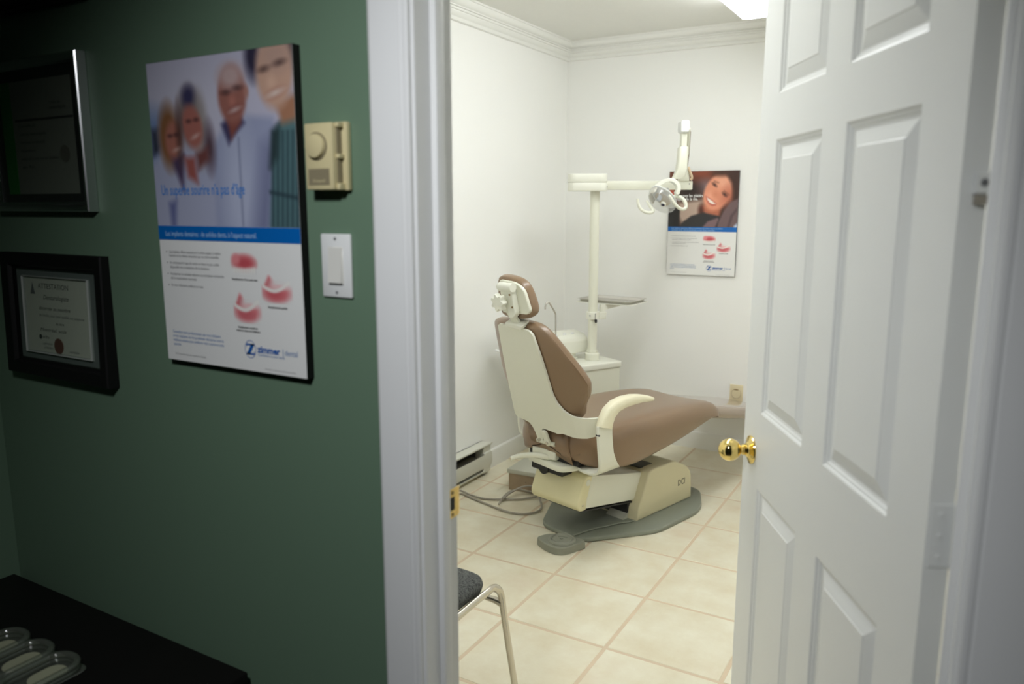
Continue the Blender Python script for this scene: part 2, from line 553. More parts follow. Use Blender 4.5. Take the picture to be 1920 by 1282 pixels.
# ------------------------------------------------------------------ little painter for the printed photographs
class Paint:
    def __init__(self, w, h, nx, ny, base):
        self.w, self.h, self.nx, self.ny = w, h, nx, ny
        u, v = np.meshgrid(np.linspace(0, 1, nx), np.linspace(0, 1, ny))
        self.x, self.y = u, v            # v runs downward
        self.asp = h / w
        self.a = np.ones((ny, nx, 3)) * np.array(base) / 255.0
    def _mix(self, al, col):
        al = np.clip(al, 0, 1)[..., None]
        self.a = self.a * (1 - al) + np.array(col) / 255.0 * al
    def ell(self, cx, cy, rx, ry, col, soft=0.03, ang=0.0, op=1.0):
        dx = self.x - cx
        dy = (self.y - cy) * self.asp
        ry = ry * self.asp
        c, s = math.cos(R(ang)), math.sin(R(ang))
        px, py = dx * c + dy * s, -dx * s + dy * c
        d = (np.sqrt((px / rx) ** 2 + (py / ry) ** 2) - 1) * min(rx, ry)
        self._mix((0.5 - d / soft) * 1.0 * op if op == 1 else np.clip(0.5 - d / soft, 0, 1) * op, col)
    def poly(self, pts, col, soft=0.02, op=1.0):
        P = [(p[0], p[1] * self.asp) for p in pts]
        X, Y = self.x, self.y * self.asp
        ins = np.zeros_like(X, bool)
        dist = np.full_like(X, 9.0)
        for i in range(len(P)):
            x0, y0 = P[i - 1]; x1, y1 = P[i]
            cond = (y0 > Y) != (y1 > Y)
            with np.errstate(divide='ignore', invalid='ignore'):
                xi = (x1 - x0) * (Y - y0) / ((y1 - y0) if y1 != y0 else 1e-9) + x0
            ins ^= cond & (X < xi)
            L = (x1 - x0) ** 2 + (y1 - y0) ** 2 + 1e-12
            t = np.clip(((X - x0) * (x1 - x0) + (Y - y0) * (y1 - y0)) / L, 0, 1)
            dist = np.minimum(dist, np.hypot(X - x0 - t * (x1 - x0), Y - y0 - t * (y1 - y0)))
        d = np.where(ins, -dist, dist)
        self._mix(np.clip(0.5 - d / soft, 0, 1) * op, col)
    def mesh(self, name, parent, x0, y, ztop):
        nx, ny = self.nx, self.ny
        xs = x0 + self.x * self.w
        zs = ztop - self.y * self.h
        verts = np.stack([xs, np.full_like(xs, y), zs], -1).reshape(-1, 3)
        i = np.arange(ny - 1)[:, None] * nx + np.arange(nx - 1)[None, :]
        faces = np.stack([i, i + nx, i + nx + 1, i + 1], -1).reshape(-1, 4)
        me = bpy.data.meshes.new(name)
        me.from_pydata(verts.tolist(), [], faces.tolist())
        at = me.color_attributes.new('print', 'FLOAT_COLOR', 'POINT')
        c = np.clip(self.a, 0, 1).reshape(-1, 3)
        cl = np.where(c <= 0.04045, c / 12.92, ((c + 0.055) / 1.055) ** 2.4)
        buf = np.ones((len(cl), 4), np.float32)
        buf[:, :3] = cl
        at.data.foreach_set('color', buf.ravel())
        return link(name, me, M['photo'], parent, smooth=0)

# ================================================================== THE SETTING
S = 0.387                       # tile pitch
XL, XR = -0.515, 2.0           # treatment room left and right walls
YF, YB = 0.106, 3.458           # room face of the partition, back wall
ZC = 2.438
T0X, T0Y = 0.0, 3.0 * S         # a tile corner

# floor: grout bed with one tile object per tile
fl = MB().box(XL - 0.1, XR + 0.1, 0.0, YB + 0.1, -0.06, -0.0018).build('floor', M['grout'], smooth=0)
tag(fl, kind='structure')
G = 0.0105
tile_cache = {}
def tile_mesh(w, d):
    key = (round(w, 4), round(d, 4))
    if key not in tile_cache:
        b = 0.003
        me = bpy.data.meshes.new('tile')
        v = [(0, 0, -0.01), (w, 0, -0.01), (w, d, -0.01), (0, d, -0.01), (0, 0, -b), (w, 0, -b), (w, d, -b), (0, d, -b),
             (b, b, 0), (w - b, b, 0), (w - b, d - b, 0), (b, d - b, 0)]
        f = [(3, 2, 1, 0)]
        for k in range(4):
            f.append((k, (k + 1) % 4, 4 + (k + 1) % 4, 4 + k))
            f.append((4 + k, 4 + (k + 1) % 4, 8 + (k + 1) % 4, 8 + k))
        f.append((8, 9, 10, 11))
        me.from_pydata(v, [], f)
        me.materials.append(M['tile'])
        tile_cache[key] = me
    return tile_cache[key]
for i in range(-2, 7):
    for j in range(-3, 7):
        x0 = max(T0X + i * S + G / 2, XL + 0.002); x1 = min(T0X + (i + 1) * S - G / 2, XR - 0.002)
        y0 = max(T0Y + j * S + G / 2, 0.004); y1 = min(T0Y + (j + 1) * S - G / 2, YB - 0.002)
        if x1 - x0 < 0.02 or y1 - y0 < 0.02: continue
        o = bpy.data.objects.new('tile', tile_mesh(x1 - x0, y1 - y0))
        COL.objects.link(o)
        o.parent = fl
        o.location = (x0, y0, random.uniform(-0.0006, 0.0))

tag(MB().box(-0.7, 2.75, -2.3, 0.0, -0.06, 0.0).build('floor', mat('dark_hall_flooring', (0.05, 0.045, 0.04), 0.6, var=0.2), smooth=0), kind='structure')
tag(MB().box(XL - 0.1, XR + 0.1, YF - 0.05, YB + 0.1, ZC, ZC + 0.06).build('ceiling', M['ceiling'], smooth=0), kind='structure')
tag(MB().box(-0.7, 2.75, -2.3, 0.05, ZC, ZC + 0.06).build('ceiling', M['hall_ceiling'], smooth=0), kind='structure')
tag(MB().box(XL - 0.1, XL, YF - 0.05, YB + 0.1, -0.05, ZC).build('wall_left', M['white_wall'], smooth=0), kind='structure')
tag(MB().box(XL - 0.1, XR + 0.1, YB, YB + 0.1, -0.05, ZC).build('wall_back', M['white_wall'], smooth=0), kind='structure')
tag(MB().box(XR, XR + 0.1, YF - 0.05, YB + 0.1, -0.05, ZC).build('wall_right', M['white_wall'], smooth=0), kind='structure')
# partition with the doorway, green toward the hall and white toward the room
JX0, JX1, JZ = 0.902, 1.7285, 2.045       # jamb faces and head
wf = MB()
for (a, b, c, d) in ((-0.7, JX0 - 0.018, -0.05, ZC), (JX1 + 0.018, 2.75, -0.05, ZC), (JX0 - 0.018, JX1 + 0.018, JZ + 0.018, ZC)):
    wf.box(a, b, 0.0, YF, c, d)
wfo = wf.build('wall_front', [M['green_wall'], M['white_wall']], smooth=0)
for p in wfo.data.polygons:
    if p.normal.y > 0.5: p.material_index = 1
tag(wfo, kind='structure')
tag(MB().box(-0.59, -0.49, -2.3, 0.0, -0.05, ZC).build('wall_hall_left', M['green_wall'], smooth=0), kind='structure')
tag(MB().box(-0.7, 2.75, -2.3, -2.2, -0.05, ZC).build('wall_hall_rear', M['hall_dark'], smooth=0), kind='structure')
tag(MB().box(2.65, 2.75, -2.3, 0.0, -0.05, ZC).build('wall_hall_right', M['hall_dark'], smooth=0), kind='structure')

# crown moulding: stepped profile, mitred at the corners
cz = lambda h: ZC - h
crown = [(0, cz(0.0)), (0.060, cz(0.0)), (0.060, cz(0.009)), (0.054, cz(0.0095)), (0.054, cz(0.014)), (0.0525, cz(0.021)), (0.048, cz(0.029)), (0.042, cz(0.036)), (0.034, cz(0.041)),
         (0.034, cz(0.0435)), (0.0435, cz(0.0445)), (0.0435, cz(0.0495)), (0.033, cz(0.0505)), (0.033, cz(0.055)), (0.0365, cz(0.056)), (0.0345, cz(0.0605)), (0.027, cz(0.062)),
         (0.027, cz(0.066)), (0.029, cz(0.067)), (0.026, cz(0.075)), (0.020, cz(0.083)), (0.014, cz(0.088)), (0.014, cz(0.091)), (0.019, cz(0.092)), (0.019, cz(0.105)), (0.015, cz(0.107)), (0, cz(0.107))]
base = [(0, 0.0), (0.014, 0.0), (0.014, 0.090), (0.011, 0.099), (0.005, 0.104), (0, 0.104)]
n = 1
runs = (((XL, YF), (XL, YB), (1, 0)), ((XL, YB), (XR, YB), (0, -1)), ((XR, YB), (XR, YF), (-1, 0)))
for a, b, inw in runs:
    tag(sweep_profile(crown, a, b, inw, 1, 1).build('trim_%d' % n, M['trim'], smooth=25), kind='structure')
    n += 1
tag(sweep_profile(crown, (XR, YF), (XL, YF), (0, 1), 1, 1).build('trim_%d' % n, M['trim'], smooth=25), kind='structure'); n += 1
for nm, (a, b, inw) in zip(('left', 'back', 'right'), runs):
    tag(sweep_profile(base, a, b, inw, 1, 1).build('baseboard_' + nm, M['trim'], smooth=25), kind='structure')
tag(sweep_profile(base, (JX0 - 0.09, YF), (XL, YF), (0, 1), 0, 1).build('baseboard_front', M['trim'], smooth=25), kind='structure')
tag(sweep_profile(base, (-0.49, 0.0), (JX0 - 0.08, 0.0), (0, -1), 1, 0).build('baseboard_hall', M['casing'], smooth=25), kind='structure')

# door lining: jambs, stops, casings
def lining(x, s):
    """s=+1: left jamb (faces +x)"""
    mb = MB()
    mb.box(min(x, x - s * 0.018), max(x, x - s * 0.018), 0.0, YF, 0, JZ + 0.018, 0.0015, 1)
    mb.box(min(x - s * 0.001, x + s * 0.012), max(x - s * 0.001, x + s * 0.012), 0.043, 0.068, 0, JZ, 0.0025, 2)
    return mb
jl = tag(lining(JX0, 1).build('trim_%d' % n, M['casing'], smooth=30), kind='structure'); n += 1
jr = tag(lining(JX1, -1).build('trim_%d' % n, M['casing'], smooth=30), kind='structure'); n += 1
mb = MB().box(JX0, JX1, 0.0, YF, JZ, JZ + 0.018).box(JX0, JX1, 0.043, 0.068, JZ - 0.012, JZ + 0.001, 0.002, 1)
tag(mb.build('trim_%d' % n, M['casing'], smooth=30), kind='structure'); n += 1
def casing_prof(sgn):
    # (offset from the inner edge, projection from the wall): thick outer edge, stepped inner bead
    return [(0.0, 0.0), (0.0, 0.008), (0.004, 0.011), (0.010, 0.0115), (0.0125, 0.009), (0.016, 0.0125), (0.030, 0.0145), (0.052, 0.0165), (0.072, 0.0165), (0.0785, 0.013), (0.0785, 0.0)]
for x, s in ((JX0 + 0.006 - 0.012, -1), (JX1 + 0.006, 1)):
    for face, yy in ((-1, 0.0), (1, YF)):
        pts = [(x + s * a, yy + face * b) for a, b in casing_prof(1)]
        tag(MB().prism(pts, 0.0, JZ + 0.085, 'z').build('trim_%d' % n, M['casing'], smooth=25), kind='structure'); n += 1
for face, yy in ((-1, 0.0), (1, YF)):
    pts = [(yy + face * b, JZ + 0.006 + a) for a, b in casing_prof(1)]
    tag(MB().prism(pts, JX0 - 0.005, JX1 + 0.005, 'x').build('trim_%d' % n, M['casing'], smooth=25), kind='structure'); n += 1

# strike plate let into the left jamb: plate with lip, bolt hole and two screws
sp = MB()
zc0 = 0.902
sp.box(JX0, JX0 + 0.0016, 0.074, 0.107, zc0 - 0.029, zc0 + 0.029, 0.0006, 1)
pl = [(JX0 + 0.0016, 0.105), (JX0 + 0.0005, 0.113), (JX0 - 0.003, 0.119), (JX0 - 0.0045, 0.119), (JX0 - 0.0015, 0.112), (JX0 - 0.0, 0.105)]
sp.prism(pl, zc0 - 0.027, zc0 + 0.027, 'z')
spo = sp.build('strike_plate', M['strike'], jl, smooth=30)
MB().box(JX0 + 0.0012, JX0 + 0.0020, 0.082, 0.096, zc0 - 0.013, zc0 + 0.013, 0.0003, 1).build('bolt_hole', M['cavity'], spo, smooth=0)
for dz in (-0.0215, 0.0215):
    MB().cyl((JX0 + 0.001, 0.089, zc0 + dz), (JX0 + 0.0024, 0.089, zc0 + dz), 0.0035, 12).build('screw', M['outlet_slot'], spo)
# painted hinge leaves on the hinge jamb

# ------------------------------------------------------------------ door_1: six raised panels, open into the room
DA = math.atan2(math.cos(R(-30.1)), math.sin(R(-30.1)))
door = tag(bpy.data.objects.new('door_1', None), kind='structure')
COL.objects.link(door)
door.location = (1.686, 0.080, 0.008)
door.rotation_euler = (0, 0, DA)
DW, DH, DT = 0.812, 2.03, 0.035
PX = ((0.110, 0.352), (0.456, 0.702))
PZ = ((0.228, 0.812), (0.987, 1.586), (1.680, 1.898))
def leaf_mesh():
    """both faces carry recessed panel beds; the raised fields are separate parts"""
    bm = bmesh.new()
    xs = [0, PX[0][0], PX[0][1], PX[1][0], PX[1][1], DW]
    zs = [0, PZ[0][0], PZ[0][1], PZ[1][0], PZ[1][1], PZ[2][0], PZ[2][1], DH]
    for sgn, y in ((1, 0.0), (-1, -DT)):
        g = {}
        def V(x, z, yy):
            k = (round(x, 5), round(z, 5), round(yy, 5))
            if k not in g: g[k] = bm.verts.new((x, yy, z))
            return g[k]
        for i in range(5):
            for j in range(7):
                a, b, c, d = xs[i], xs[i + 1], zs[j], zs[j + 1]
                hole = i in (1, 3) and j in (1, 3, 5)
                if not hole:
                    f = bm.faces.new((V(a, c, y), V(b, c, y), V(b, d, y), V(a, d, y)))
                    if sgn > 0: f.normal_flip()
                else:
                    rings = [(0.0, 0.0), (0.003, 0.0015), (0.0045, 0.004), (0.009, 0.0052), (0.0105, 0.0075), (0.016, 0.0095)]
                    prev = None
                    for ins, dep in rings:
                        yy = y - sgn * dep
                        q = [V(a + ins, c + ins, yy), V(b - ins, c + ins, yy), V(b - ins, d - ins, yy), V(a + ins, d - ins, yy)]
                        if prev:
                            for k in range(4):
                                f = bm.faces.new((prev[k], prev[(k + 1) % 4], q[(k + 1) % 4], q[k]))
                                if sgn > 0: f.normal_flip()
                        prev = q
                    f = bm.faces.new(prev)
                    if sgn > 0: f.normal_flip()
    # edges of the leaf
    e = [(0, 0), (DW, 0), (DW, DH), (0, DH)]
    for k in range(4):
        (xa, za), (xb, zb) = e[k], e[(k + 1) % 4]
        bm.faces.new([bm.verts.new(p) for p in ((xa, -DT, za), (xb, -DT, zb), (xb, 0, zb), (xa, 0, za))])
    bmesh.ops.remove_doubles(bm, verts=bm.verts, dist=1e-5)
    bmesh.ops.recalc_face_normals(bm, faces=bm.faces)
    me = bpy.data.meshes.new('door_leaf')
    bm.to_mesh(me); bm.free()
    return me
link('door_leaf', leaf_mesh(), M['door'], door, smooth=20)
for (a, b) in PX:
    for (c, d) in PZ:
        for sgn, y in ((1, 0.0), (-1, -DT)):
            bm = bmesh.new()
            prev = None
            for ins, dep in ((0.0165, 0.0094), (0.019, 0.0082), (0.0415, 0.0022), (0.0435, 0.0008), (0.046, 0.0008)):
                yy = y - sgn * dep
                q = [bm.verts.new(p) for p in ((a + ins, yy, c + ins), (b - ins, yy, c + ins), (b - ins, yy, d - ins), (a + ins, yy, d - ins))]
                if prev:
                    for k in range(4): bm.faces.new((prev[k], prev[(k + 1) % 4], q[(k + 1) % 4], q[k]))
                else: first = q
                prev = q
            bm.faces.new(prev)
            bm.faces.new(first[::-1])
            bmesh.ops.recalc_face_normals(bm, faces=bm.faces)
            me = bpy.data.meshes.new('raised_panel'); bm.to_mesh(me); bm.free()
            link('raised_panel', me, M['door'], door, smooth=20)
# brass knob on each side, with rose
KX, KZ = 0.752, 0.887
knob_prof = [(0.0, 0.0), (0.0115, 0.0), (0.0115, 0.0035), (0.0128, 0.0055), (0.0128, 0.008), (0.0105, 0.010), (0.0105, 0.0125), (0.0125, 0.0145)]
knob_prof += [(0.0262 * math.sin(R(a)), 0.0375 - 0.0262 * math.cos(R(a))) for a in range(34, 181, 9)] + [(0.0, 0.0637)]
rose_prof = [(0.0, 0.0), (0.0325, 0.0), (0.0335, 0.002), (0.0325, 0.0045), (0.027, 0.0065), (0.0205, 0.008), (0.0165, 0.0105), (0.0145, 0.0145), (0.0, 0.0145)]
for sgn, y in ((1, 0.0), (-1, -DT)):
    kn = MB().lathe([(r, h + 0.0135) for r, h in knob_prof], (KX, y, KZ), (0, sgn, 0), 40).build('door_knob', M['brass'], door, smooth=35)
    kn['label'] = 'round polished brass knob'
    MB().lathe(rose_prof, (KX, y, KZ), (0, sgn, 0), 40).build('rose', M['brass'], kn, smooth=35)
# hinges: leaf on the door edge, knuckle at the room side corner spanning the gap
for hz in (1.80, 1.007, 0.22):
    h = MB()
    h.box(-0.0015, 0.0, -0.034, -0.004, hz - 0.045, hz + 0.045, 0.0004, 1)
    h.cyl((-0.006, -DT - 0.004, hz - 0.046), (-0.006, -DT - 0.004, hz + 0.046), 0.0065, 12)
    ho = h.build('hinge', M['door'], door, smooth=30)
    for dz in (-0.03, 0.0, 0.03):
        MB().cyl((-0.0012, -0.018, hz + dz), (-0.0024, -0.018, hz + dz), 0.004, 10).build('screw', M['door'], ho)
    MB().box(JX1 - 0.0015, JX1 + 0.0005, 0.07, 0.102, hz - 0.037, hz + 0.053, 0.0004, 1).build('hinge_leaf', M['door'], jr, smooth=30)
hb_ = MB().box(-0.007, 0.0, -0.0345, -0.016, 1.462, 1.488, 0.0006, 1).build('edge_catch', M['door'], door, smooth=30)
MB().cyl((-0.0068, -0.0265, 1.476), (-0.0075, -0.0265, 1.476), 0.005, 16).build('screw', M['text_grey'], hb_)
MB().box(-0.0066, 0.0, -0.034, -0.018, 1.449, 1.461).build('catch_slot', M['cable'], hb_, smooth=0)

# ================================================================== POSTERS
PAPER = (232, 232, 230)
def tooth_patch(parent, kind, x0, y, ztop, w=0.085, h=0.075):
    p = Paint(w, h, 44, 38, PAPER)
    gum, gum2, pale, tooth = (196, 84, 92), (226, 138, 142), (238, 196, 196), (240, 238, 232)
    if kind == 0:      # upper jaw: gum mass above, teeth below
        p.ell(0.48, 0.42, 0.40, 0.34, gum2, 0.16)
        p.ell(0.52, 0.47, 0.34, 0.26, gum, 0.18)
        p.ell(0.2, 0.3, 0.14, 0.22, gum2, 0.12)
        for k in range(9):
            u = 0.14 + k * 0.09
            p.ell(u, 0.78 - 0.05 * abs(k - 4) / 4 * (1 if k > 4 else 0.4), 0.042, 0.13, tooth, 0.04)
            p.poly([(u + 0.043, 0.68), (u + 0.05, 0.68), (u + 0.05, 0.90), (u + 0.043, 0.9)], (176, 168, 168), 0.03, 0.6)
    else:              # lower jaw: horseshoe with a row of teeth and gum skirt
        p.ell(0.5, 0.62, 0.44, 0.33, gum2, 0.16)
        p.ell(0.42, 0.66, 0.33, 0.25, gum, 0.22, op=0.8 if kind == 1 else 0.55)
        p.poly([(0.05, 0.5), (0.25, 0.02), (0.36, 0.18), (0.45, 0.42), (0.3, 0.55)], gum2, 0.1)
        p.poly([(0.10, 0.45), (0.25, 0.14), (0.33, 0.30), (0.36, 0.46)], gum, 0.1)
        p.ell(0.60, 0.33, 0.30, 0.16, PAPER, 0.14)
        p.ell(0.56, 0.42, 0.24, 0.08, pale, 0.08)
        for k in range(12):
            t = k / 11
            u = 0.08 + 0.80 * t
            v = 0.44 + 0.16 * math.sin(PI * min(1, t * 1.05)) - 0.16 * t * t
            p.ell(u, v, 0.042, 0.075, tooth, 0.035)
        for k in range(7):
            u = 0.2 + 0.09 * k
            p.poly([(u, 0.66), (u + 0.012, 0.66), (u + 0.012, 0.86), (u, 0.86)], (166, 78, 92) if kind == 2 else (205, 112, 118), 0.04, 0.55)
    p.mesh('jaw_picture', parent, x0, y, ztop)

POSTER_GROUP = 'dental implant posters'
def poster(name, label, x0, z0, yw, W, H, t, paint, phfrac, band, band_text, bullets, headline, edge):
    """board on a wall facing -Y; x0,z0 lower left; yw the wall plane"""
    root = thing(name, label, 'poster', (x0, yw, z0), 0.0, POSTER_GROUP)
    yf = -t
    MB().box(0, W, -t + 0.0004, -0.0005, 0, H, 0.0006, 1).build('backing_board', edge, root, smooth=0)
    MB().box(0.0008, W - 0.0008, yf, yf + 0.0008, 0.0008, H - 0.0008).build('paper_sheet', M['paper'], root, smooth=0)
    d = 0.00025
    zp = H * (1 - phfrac)
    paint.mesh('printed_photo', root, 0.0008, yf - d, H - 0.0008)
    MB().box(0.0008, W - 0.0008, yf - 2 * d, yf, zp - band, zp).build('blue_band', M['band_blue'], root, smooth=0)
    bt = len(band_text)
    for i, ln in enumerate(band_text):
        zz = zp - band + band * (0.5 - 0.22) if bt == 1 else zp - band * (0.44 + 0.40 * i)
        text_mesh('band_lettering', ln, band * (0.52 if bt == 1 else 0.40), M['text_band'], root, face_mtx(W * 0.055, yf - 3 * d, zz), width=W * (0.66 if bt == 1 else (0.745, 0.64)[i]))
    for (v, ln, wd, dot) in bullets:
        z = H * (1 - v)
        if dot: MB().cyl((W * 0.052, yf, z + 0.0022), (W * 0.052, yf - 2 * d, z + 0.0022), 0.0012, 8).build('bullet_point', M['text_dark'], root)
        text_mesh('bullet_lettering', ln, 0.0078, M['text_grey'], root, face_mtx(W * 0.072, yf - 2 * d, z), width=W * wd)
    for (s, size, mm, u, v, wd, bold, spc) in headline:
        text_mesh('headline_lettering', s, size, mm, root, face_mtx(W * u, yf - 2.5 * d, H * v), width=W * wd, bold=bold, space=spc)
    # three jaw pictures and their captions
    k = W / 0.407
    tooth_patch(root, 0, W * 0.525, yf - d, 0.233, 0.076, 0.046)
    tooth_patch(root, 1, W * 0.730, yf - d, 0.193, 0.081, 0.054)
    tooth_patch(root, 2, W * 0.528, yf - d, 0.155, 0.078, 0.060)
    text_mesh('caption_lettering', 'Remplacement d\u2019une seule dent', 0.0055, M['text_dark'], root, face_mtx(W * 0.530, yf - 2 * d, 0.1785), width=W * 0.175, bold=0.0002)
    text_mesh('caption_lettering', 'Remplacement partiel', 0.0055, M['text_dark'], root, face_mtx(W * 0.767, yf - 2 * d, 0.1290), width=W * 0.125, bold=0.0002)
    text_mesh('caption_lettering', 'Remplacement complet de', 0.0055, M['text_dark'], root, face_mtx(W * 0.553, yf - 2 * d, 0.0845), width=W * 0.135, bold=0.0002)
    text_mesh('caption_lettering', 'toutes les dents de la m\u00e2choire', 0.0055, M['text_dark'], root, face_mtx(W * 0.540, yf - 2 * d, 0.0780), width=W * 0.165, bold=0.0002)
    z = 0.0590
    for i, (ln, wd) in enumerate((('Consultez votre professionnel, qui vous indiquera', 0.365), ('si vos implants ou les proth\u00e8ses dentaires sont la', 0.385),
                                  ('meilleure solution pour am\u00e9liorer votre sourire et votre', 0.385), ('sant\u00e9.', 0.06))):
        text_mesh('blue_lettering', ln, 0.0086, M['text_blue'], root, face_mtx(W * 0.055, yf - 2 * d, z), width=W * wd)
        z -= 0.0088
    text_mesh('footnote_lettering', '\u00a9 Tous droits r\u00e9serv\u00e9s, imprim\u00e9 au Canada', 0.0045, M['text_grey'], root, face_mtx(W * 0.065, yf - 2 * d, H * 0.022), width=W * 0.235)
    text_mesh('footnote_lettering', 'Consultez la notice pour la liste des pr\u00e9cautions', 0.0035, M['text_grey'], root, face_mtx(W * 0.725, yf - 2 * d, H * 0.012), width=W * 0.205)
    # logo: ring with a slanted Z, word mark
    lx, lz, lr = W * 0.630, H * 0.0735, 0.0180 * k
    lg = MB()
    ring = [[(lx + rr * math.cos(a) * 0.88, yf - 2 * d, lz + rr * math.sin(a)) for a in [2 * PI * i / 36 for i in range(36)]] for rr in (lr, lr * 0.93)]
    lg.loft(ring, cap=False)
    q = lambda u, v: (lx + u * lr, lz + v * lr)
    for pts in ([q(-0.62, 0.62), q(0.70, 0.62), q(0.66, 0.42), q(-0.45, 0.42), q(-0.62, 0.22)],
                [q(0.70, 0.62), q(0.16, 0.62), q(-0.66, -0.62), q(-0.12, -0.62)],
                [q(-0.66, -0.62), q(0.62, -0.62), q(0.68, -0.15), q(0.50, -0.42), q(-0.6, -0.42)]):
        vs = [lg.bm.verts.new((p[0], yf - 2.4 * d, p[1])) for p in pts]
        lg.bm.faces.new(vs)
    lg.build('logo_emblem', M['logo_blue'], root, smooth=0)
    text_mesh('logo_lettering', 'zimmer', 0.019 * k, M['logo_blue'], root, face_mtx(W * 0.680, yf - 2 * d, H * 0.0665), width=W * 0.155, bold=0.0007)
    text_mesh('logo_lettering', '|', 0.018 * k, M['text_blue'], root, face_mtx(W * 0.846, yf - 2 * d, H * 0.0665))
    text_mesh('logo_lettering', 'dental', 0.0165 * k, M['text_blue'], root, face_mtx(W * 0.862, yf - 2 * d, H * 0.0665), width=W * 0.082)
    text_mesh('logo_lettering', 'Confidence in your hands', 0.0075 * k, M['text_blue'], root, face_mtx(W * 0.680, yf - 2 * d, H * 0.0545), width=W * 0.180)
    return root

# --- large poster on the green hall wall: four smiling people
pw, ph = 0.402, 0.600
p1 = Paint(pw - 0.0016, 0.319 - 0.001, 150, 120, (176, 174, 196))
p1.ell(0.35, 0.25, 0.5, 0.3, (192, 190, 206), 0.4)
p1.poly([(-0.1, 0.25), (0.10, 0.30), (0.10, 0.62), (-0.1, 0.6)], (120, 140, 178), 0.12)
p1.poly([(0.0, 0.40), (0.05, 0.40), (0.06, 0.55), (0.0, 0.56)], (52, 56, 70), 0.05)
# bald man
p1.poly([(0.47, 0.50), (0.55, 0.40), (0.70, 0.36), (0.86, 0.38), (0.95, 0.6), (0.95, 1.1), (0.42, 1.1), (0.44, 0.6)], (150, 156, 184), 0.04)
p1.ell(0.62, 0.8, 0.10, 0.4, (172, 178, 202), 0.12)
p1.poly([(0.52, 0.40), (0.57, 0.36), (0.66, 0.37), (0.68, 0.40), (0.60, 0.47), (0.565, 0.52)], (64, 60, 92), 0.03)
p1.poly([(0.56, 0.36), (0.66, 0.34), (0.655, 0.40), (0.585, 0.49)], (128, 74, 66), 0.03)
p1.ell(0.605, 0.235, 0.095, 0.165, (150, 98, 88), 0.03)
p1.ell(0.60, 0.13, 0.08, 0.07, (186, 160, 158), 0.06)
p1.ell(0.70, 0.225, 0.016, 0.035, (168, 120, 108), 0.02)
p1.ell(0.565, 0.22, 0.016, 0.008, (62, 42, 44), 0.03)
p1.ell(0.645, 0.20, 0.016, 0.008, (62, 42, 44), 0.03)
p1.ell(0.605, 0.27, 0.022, 0.03, (172, 112, 100), 0.03)
p1.ell(0.62, 0.322, 0.040, 0.018, (128, 74, 70), 0.03, -14)
p1.ell(0.62, 0.322, 0.028, 0.009, (206, 186, 182), 0.02, -14)
p1.poly([(0.63, 0.48), (0.637, 0.48), (0.635, 1.0), (0.628, 1.0)], (96, 102, 130), 0.02, 0.7)
p1.poly([(0.80, 0.55), (0.88, 0.5), (0.80, 1.1), (0.70, 1.1)], (92, 96, 128), 0.14, 0.7)
# man at the right edge
p1.poly([(0.86, 0.46), (0.93, 0.38), (1.1, 0.34), (1.1, 1.1), (0.80, 1.1), (0.84, 0.7)], (84, 116, 120), 0.03)
for kx in range(7):
    u = 0.825 + kx * 0.031
    p1.poly([(u + 0.03, 0.46), (u + 0.04, 0.46), (u + 0.008, 1.05), (u - 0.004, 1.05)], (40, 56, 64), 0.02, 0.85)
p1.poly([(0.855, 0.46), (0.90, 0.42), (0.88, 0.6), (0.83, 0.66)], (40, 54, 56), 0.05)
p1.poly([(0.82, 0.79), (1.02, 0.83), (1.02, 0.845), (0.82, 0.805)], (42, 58, 66), 0.02)
p1.ell(0.755, 0.04, 0.05, 0.12, (50, 46, 66), 0.05)
p1.ell(0.99, 0.02, 0.03, 0.09, (52, 48, 56), 0.05)
p1.poly([(0.88, 0.30), (1.02, 0.26), (1.02, 0.40), (0.92, 0.42)], (164, 118, 92), 0.04)
p1.ell(0.885, 0.135, 0.115, 0.20, (196, 158, 138), 0.04)
p1.ell(0.90, 0.05, 0.09, 0.08, (182, 150, 136), 0.08)
p1.ell(0.82, 0.115, 0.022, 0.011, (70, 52, 50), 0.03, -8)
p1.ell(0.92, 0.09, 0.024, 0.011, (70, 52, 50), 0.03, -8)
p1.ell(0.865, 0.19, 0.026, 0.035, (210, 172, 150), 0.04)
p1.ell(0.885, 0.25, 0.052, 0.022, (170, 118, 104), 0.03, -14)
p1.ell(0.885, 0.25, 0.040, 0.012, (226, 214, 204), 0.025, -14)
# two women, heads together
p1.poly([(0.0, 0.66), (0.06, 0.54), (0.14, 0.52), (0.42, 0.56), (0.45, 0.62), (0.44, 1.1), (-0.1, 1.1)], (164, 168, 192), 0.05)
p1.ell(0.135, 0.45, 0.075, 0.19, (128, 88, 58), 0.05)
p1.ell(0.30, 0.34, 0.09, 0.17, (120, 108, 108), 0.06)
p1.ell(0.30, 0.22, 0.045, 0.06, (58, 56, 88), 0.05)
p1.ell(0.375, 0.42, 0.045, 0.17, (150, 142, 138), 0.06)
p1.ell(0.43, 0.53, 0.035, 0.12, (84, 66, 76), 0.05)
p1.poly([(0.14, 0.56), (0.24, 0.56), (0.22, 0.78), (0.16, 0.64)], (74, 60, 86), 0.04)
p1.poly([(0.24, 0.58), (0.32, 0.58), (0.33, 0.74), (0.26, 0.70)], (150, 84, 78), 0.04)
p1.poly([(0.33, 0.56), (0.42, 0.52), (0.42, 0.60), (0.34, 0.66)], (110, 66, 64), 0.04)
p1.ell(0.165, 0.47, 0.058, 0.115, (162, 104, 90), 0.03, 6)
p1.ell(0.315, 0.40, 0.07, 0.13, (160, 100, 90), 0.03, -14)
p1.ell(0.215, 0.44, 0.022, 0.13, (88, 60, 54), 0.04)
for (ex, ey) in ((0.145, 0.445), (0.19, 0.44), (0.29, 0.365), (0.345, 0.36)):
    p1.ell(ex, ey, 0.013, 0.008, (66, 44, 46), 0.02)
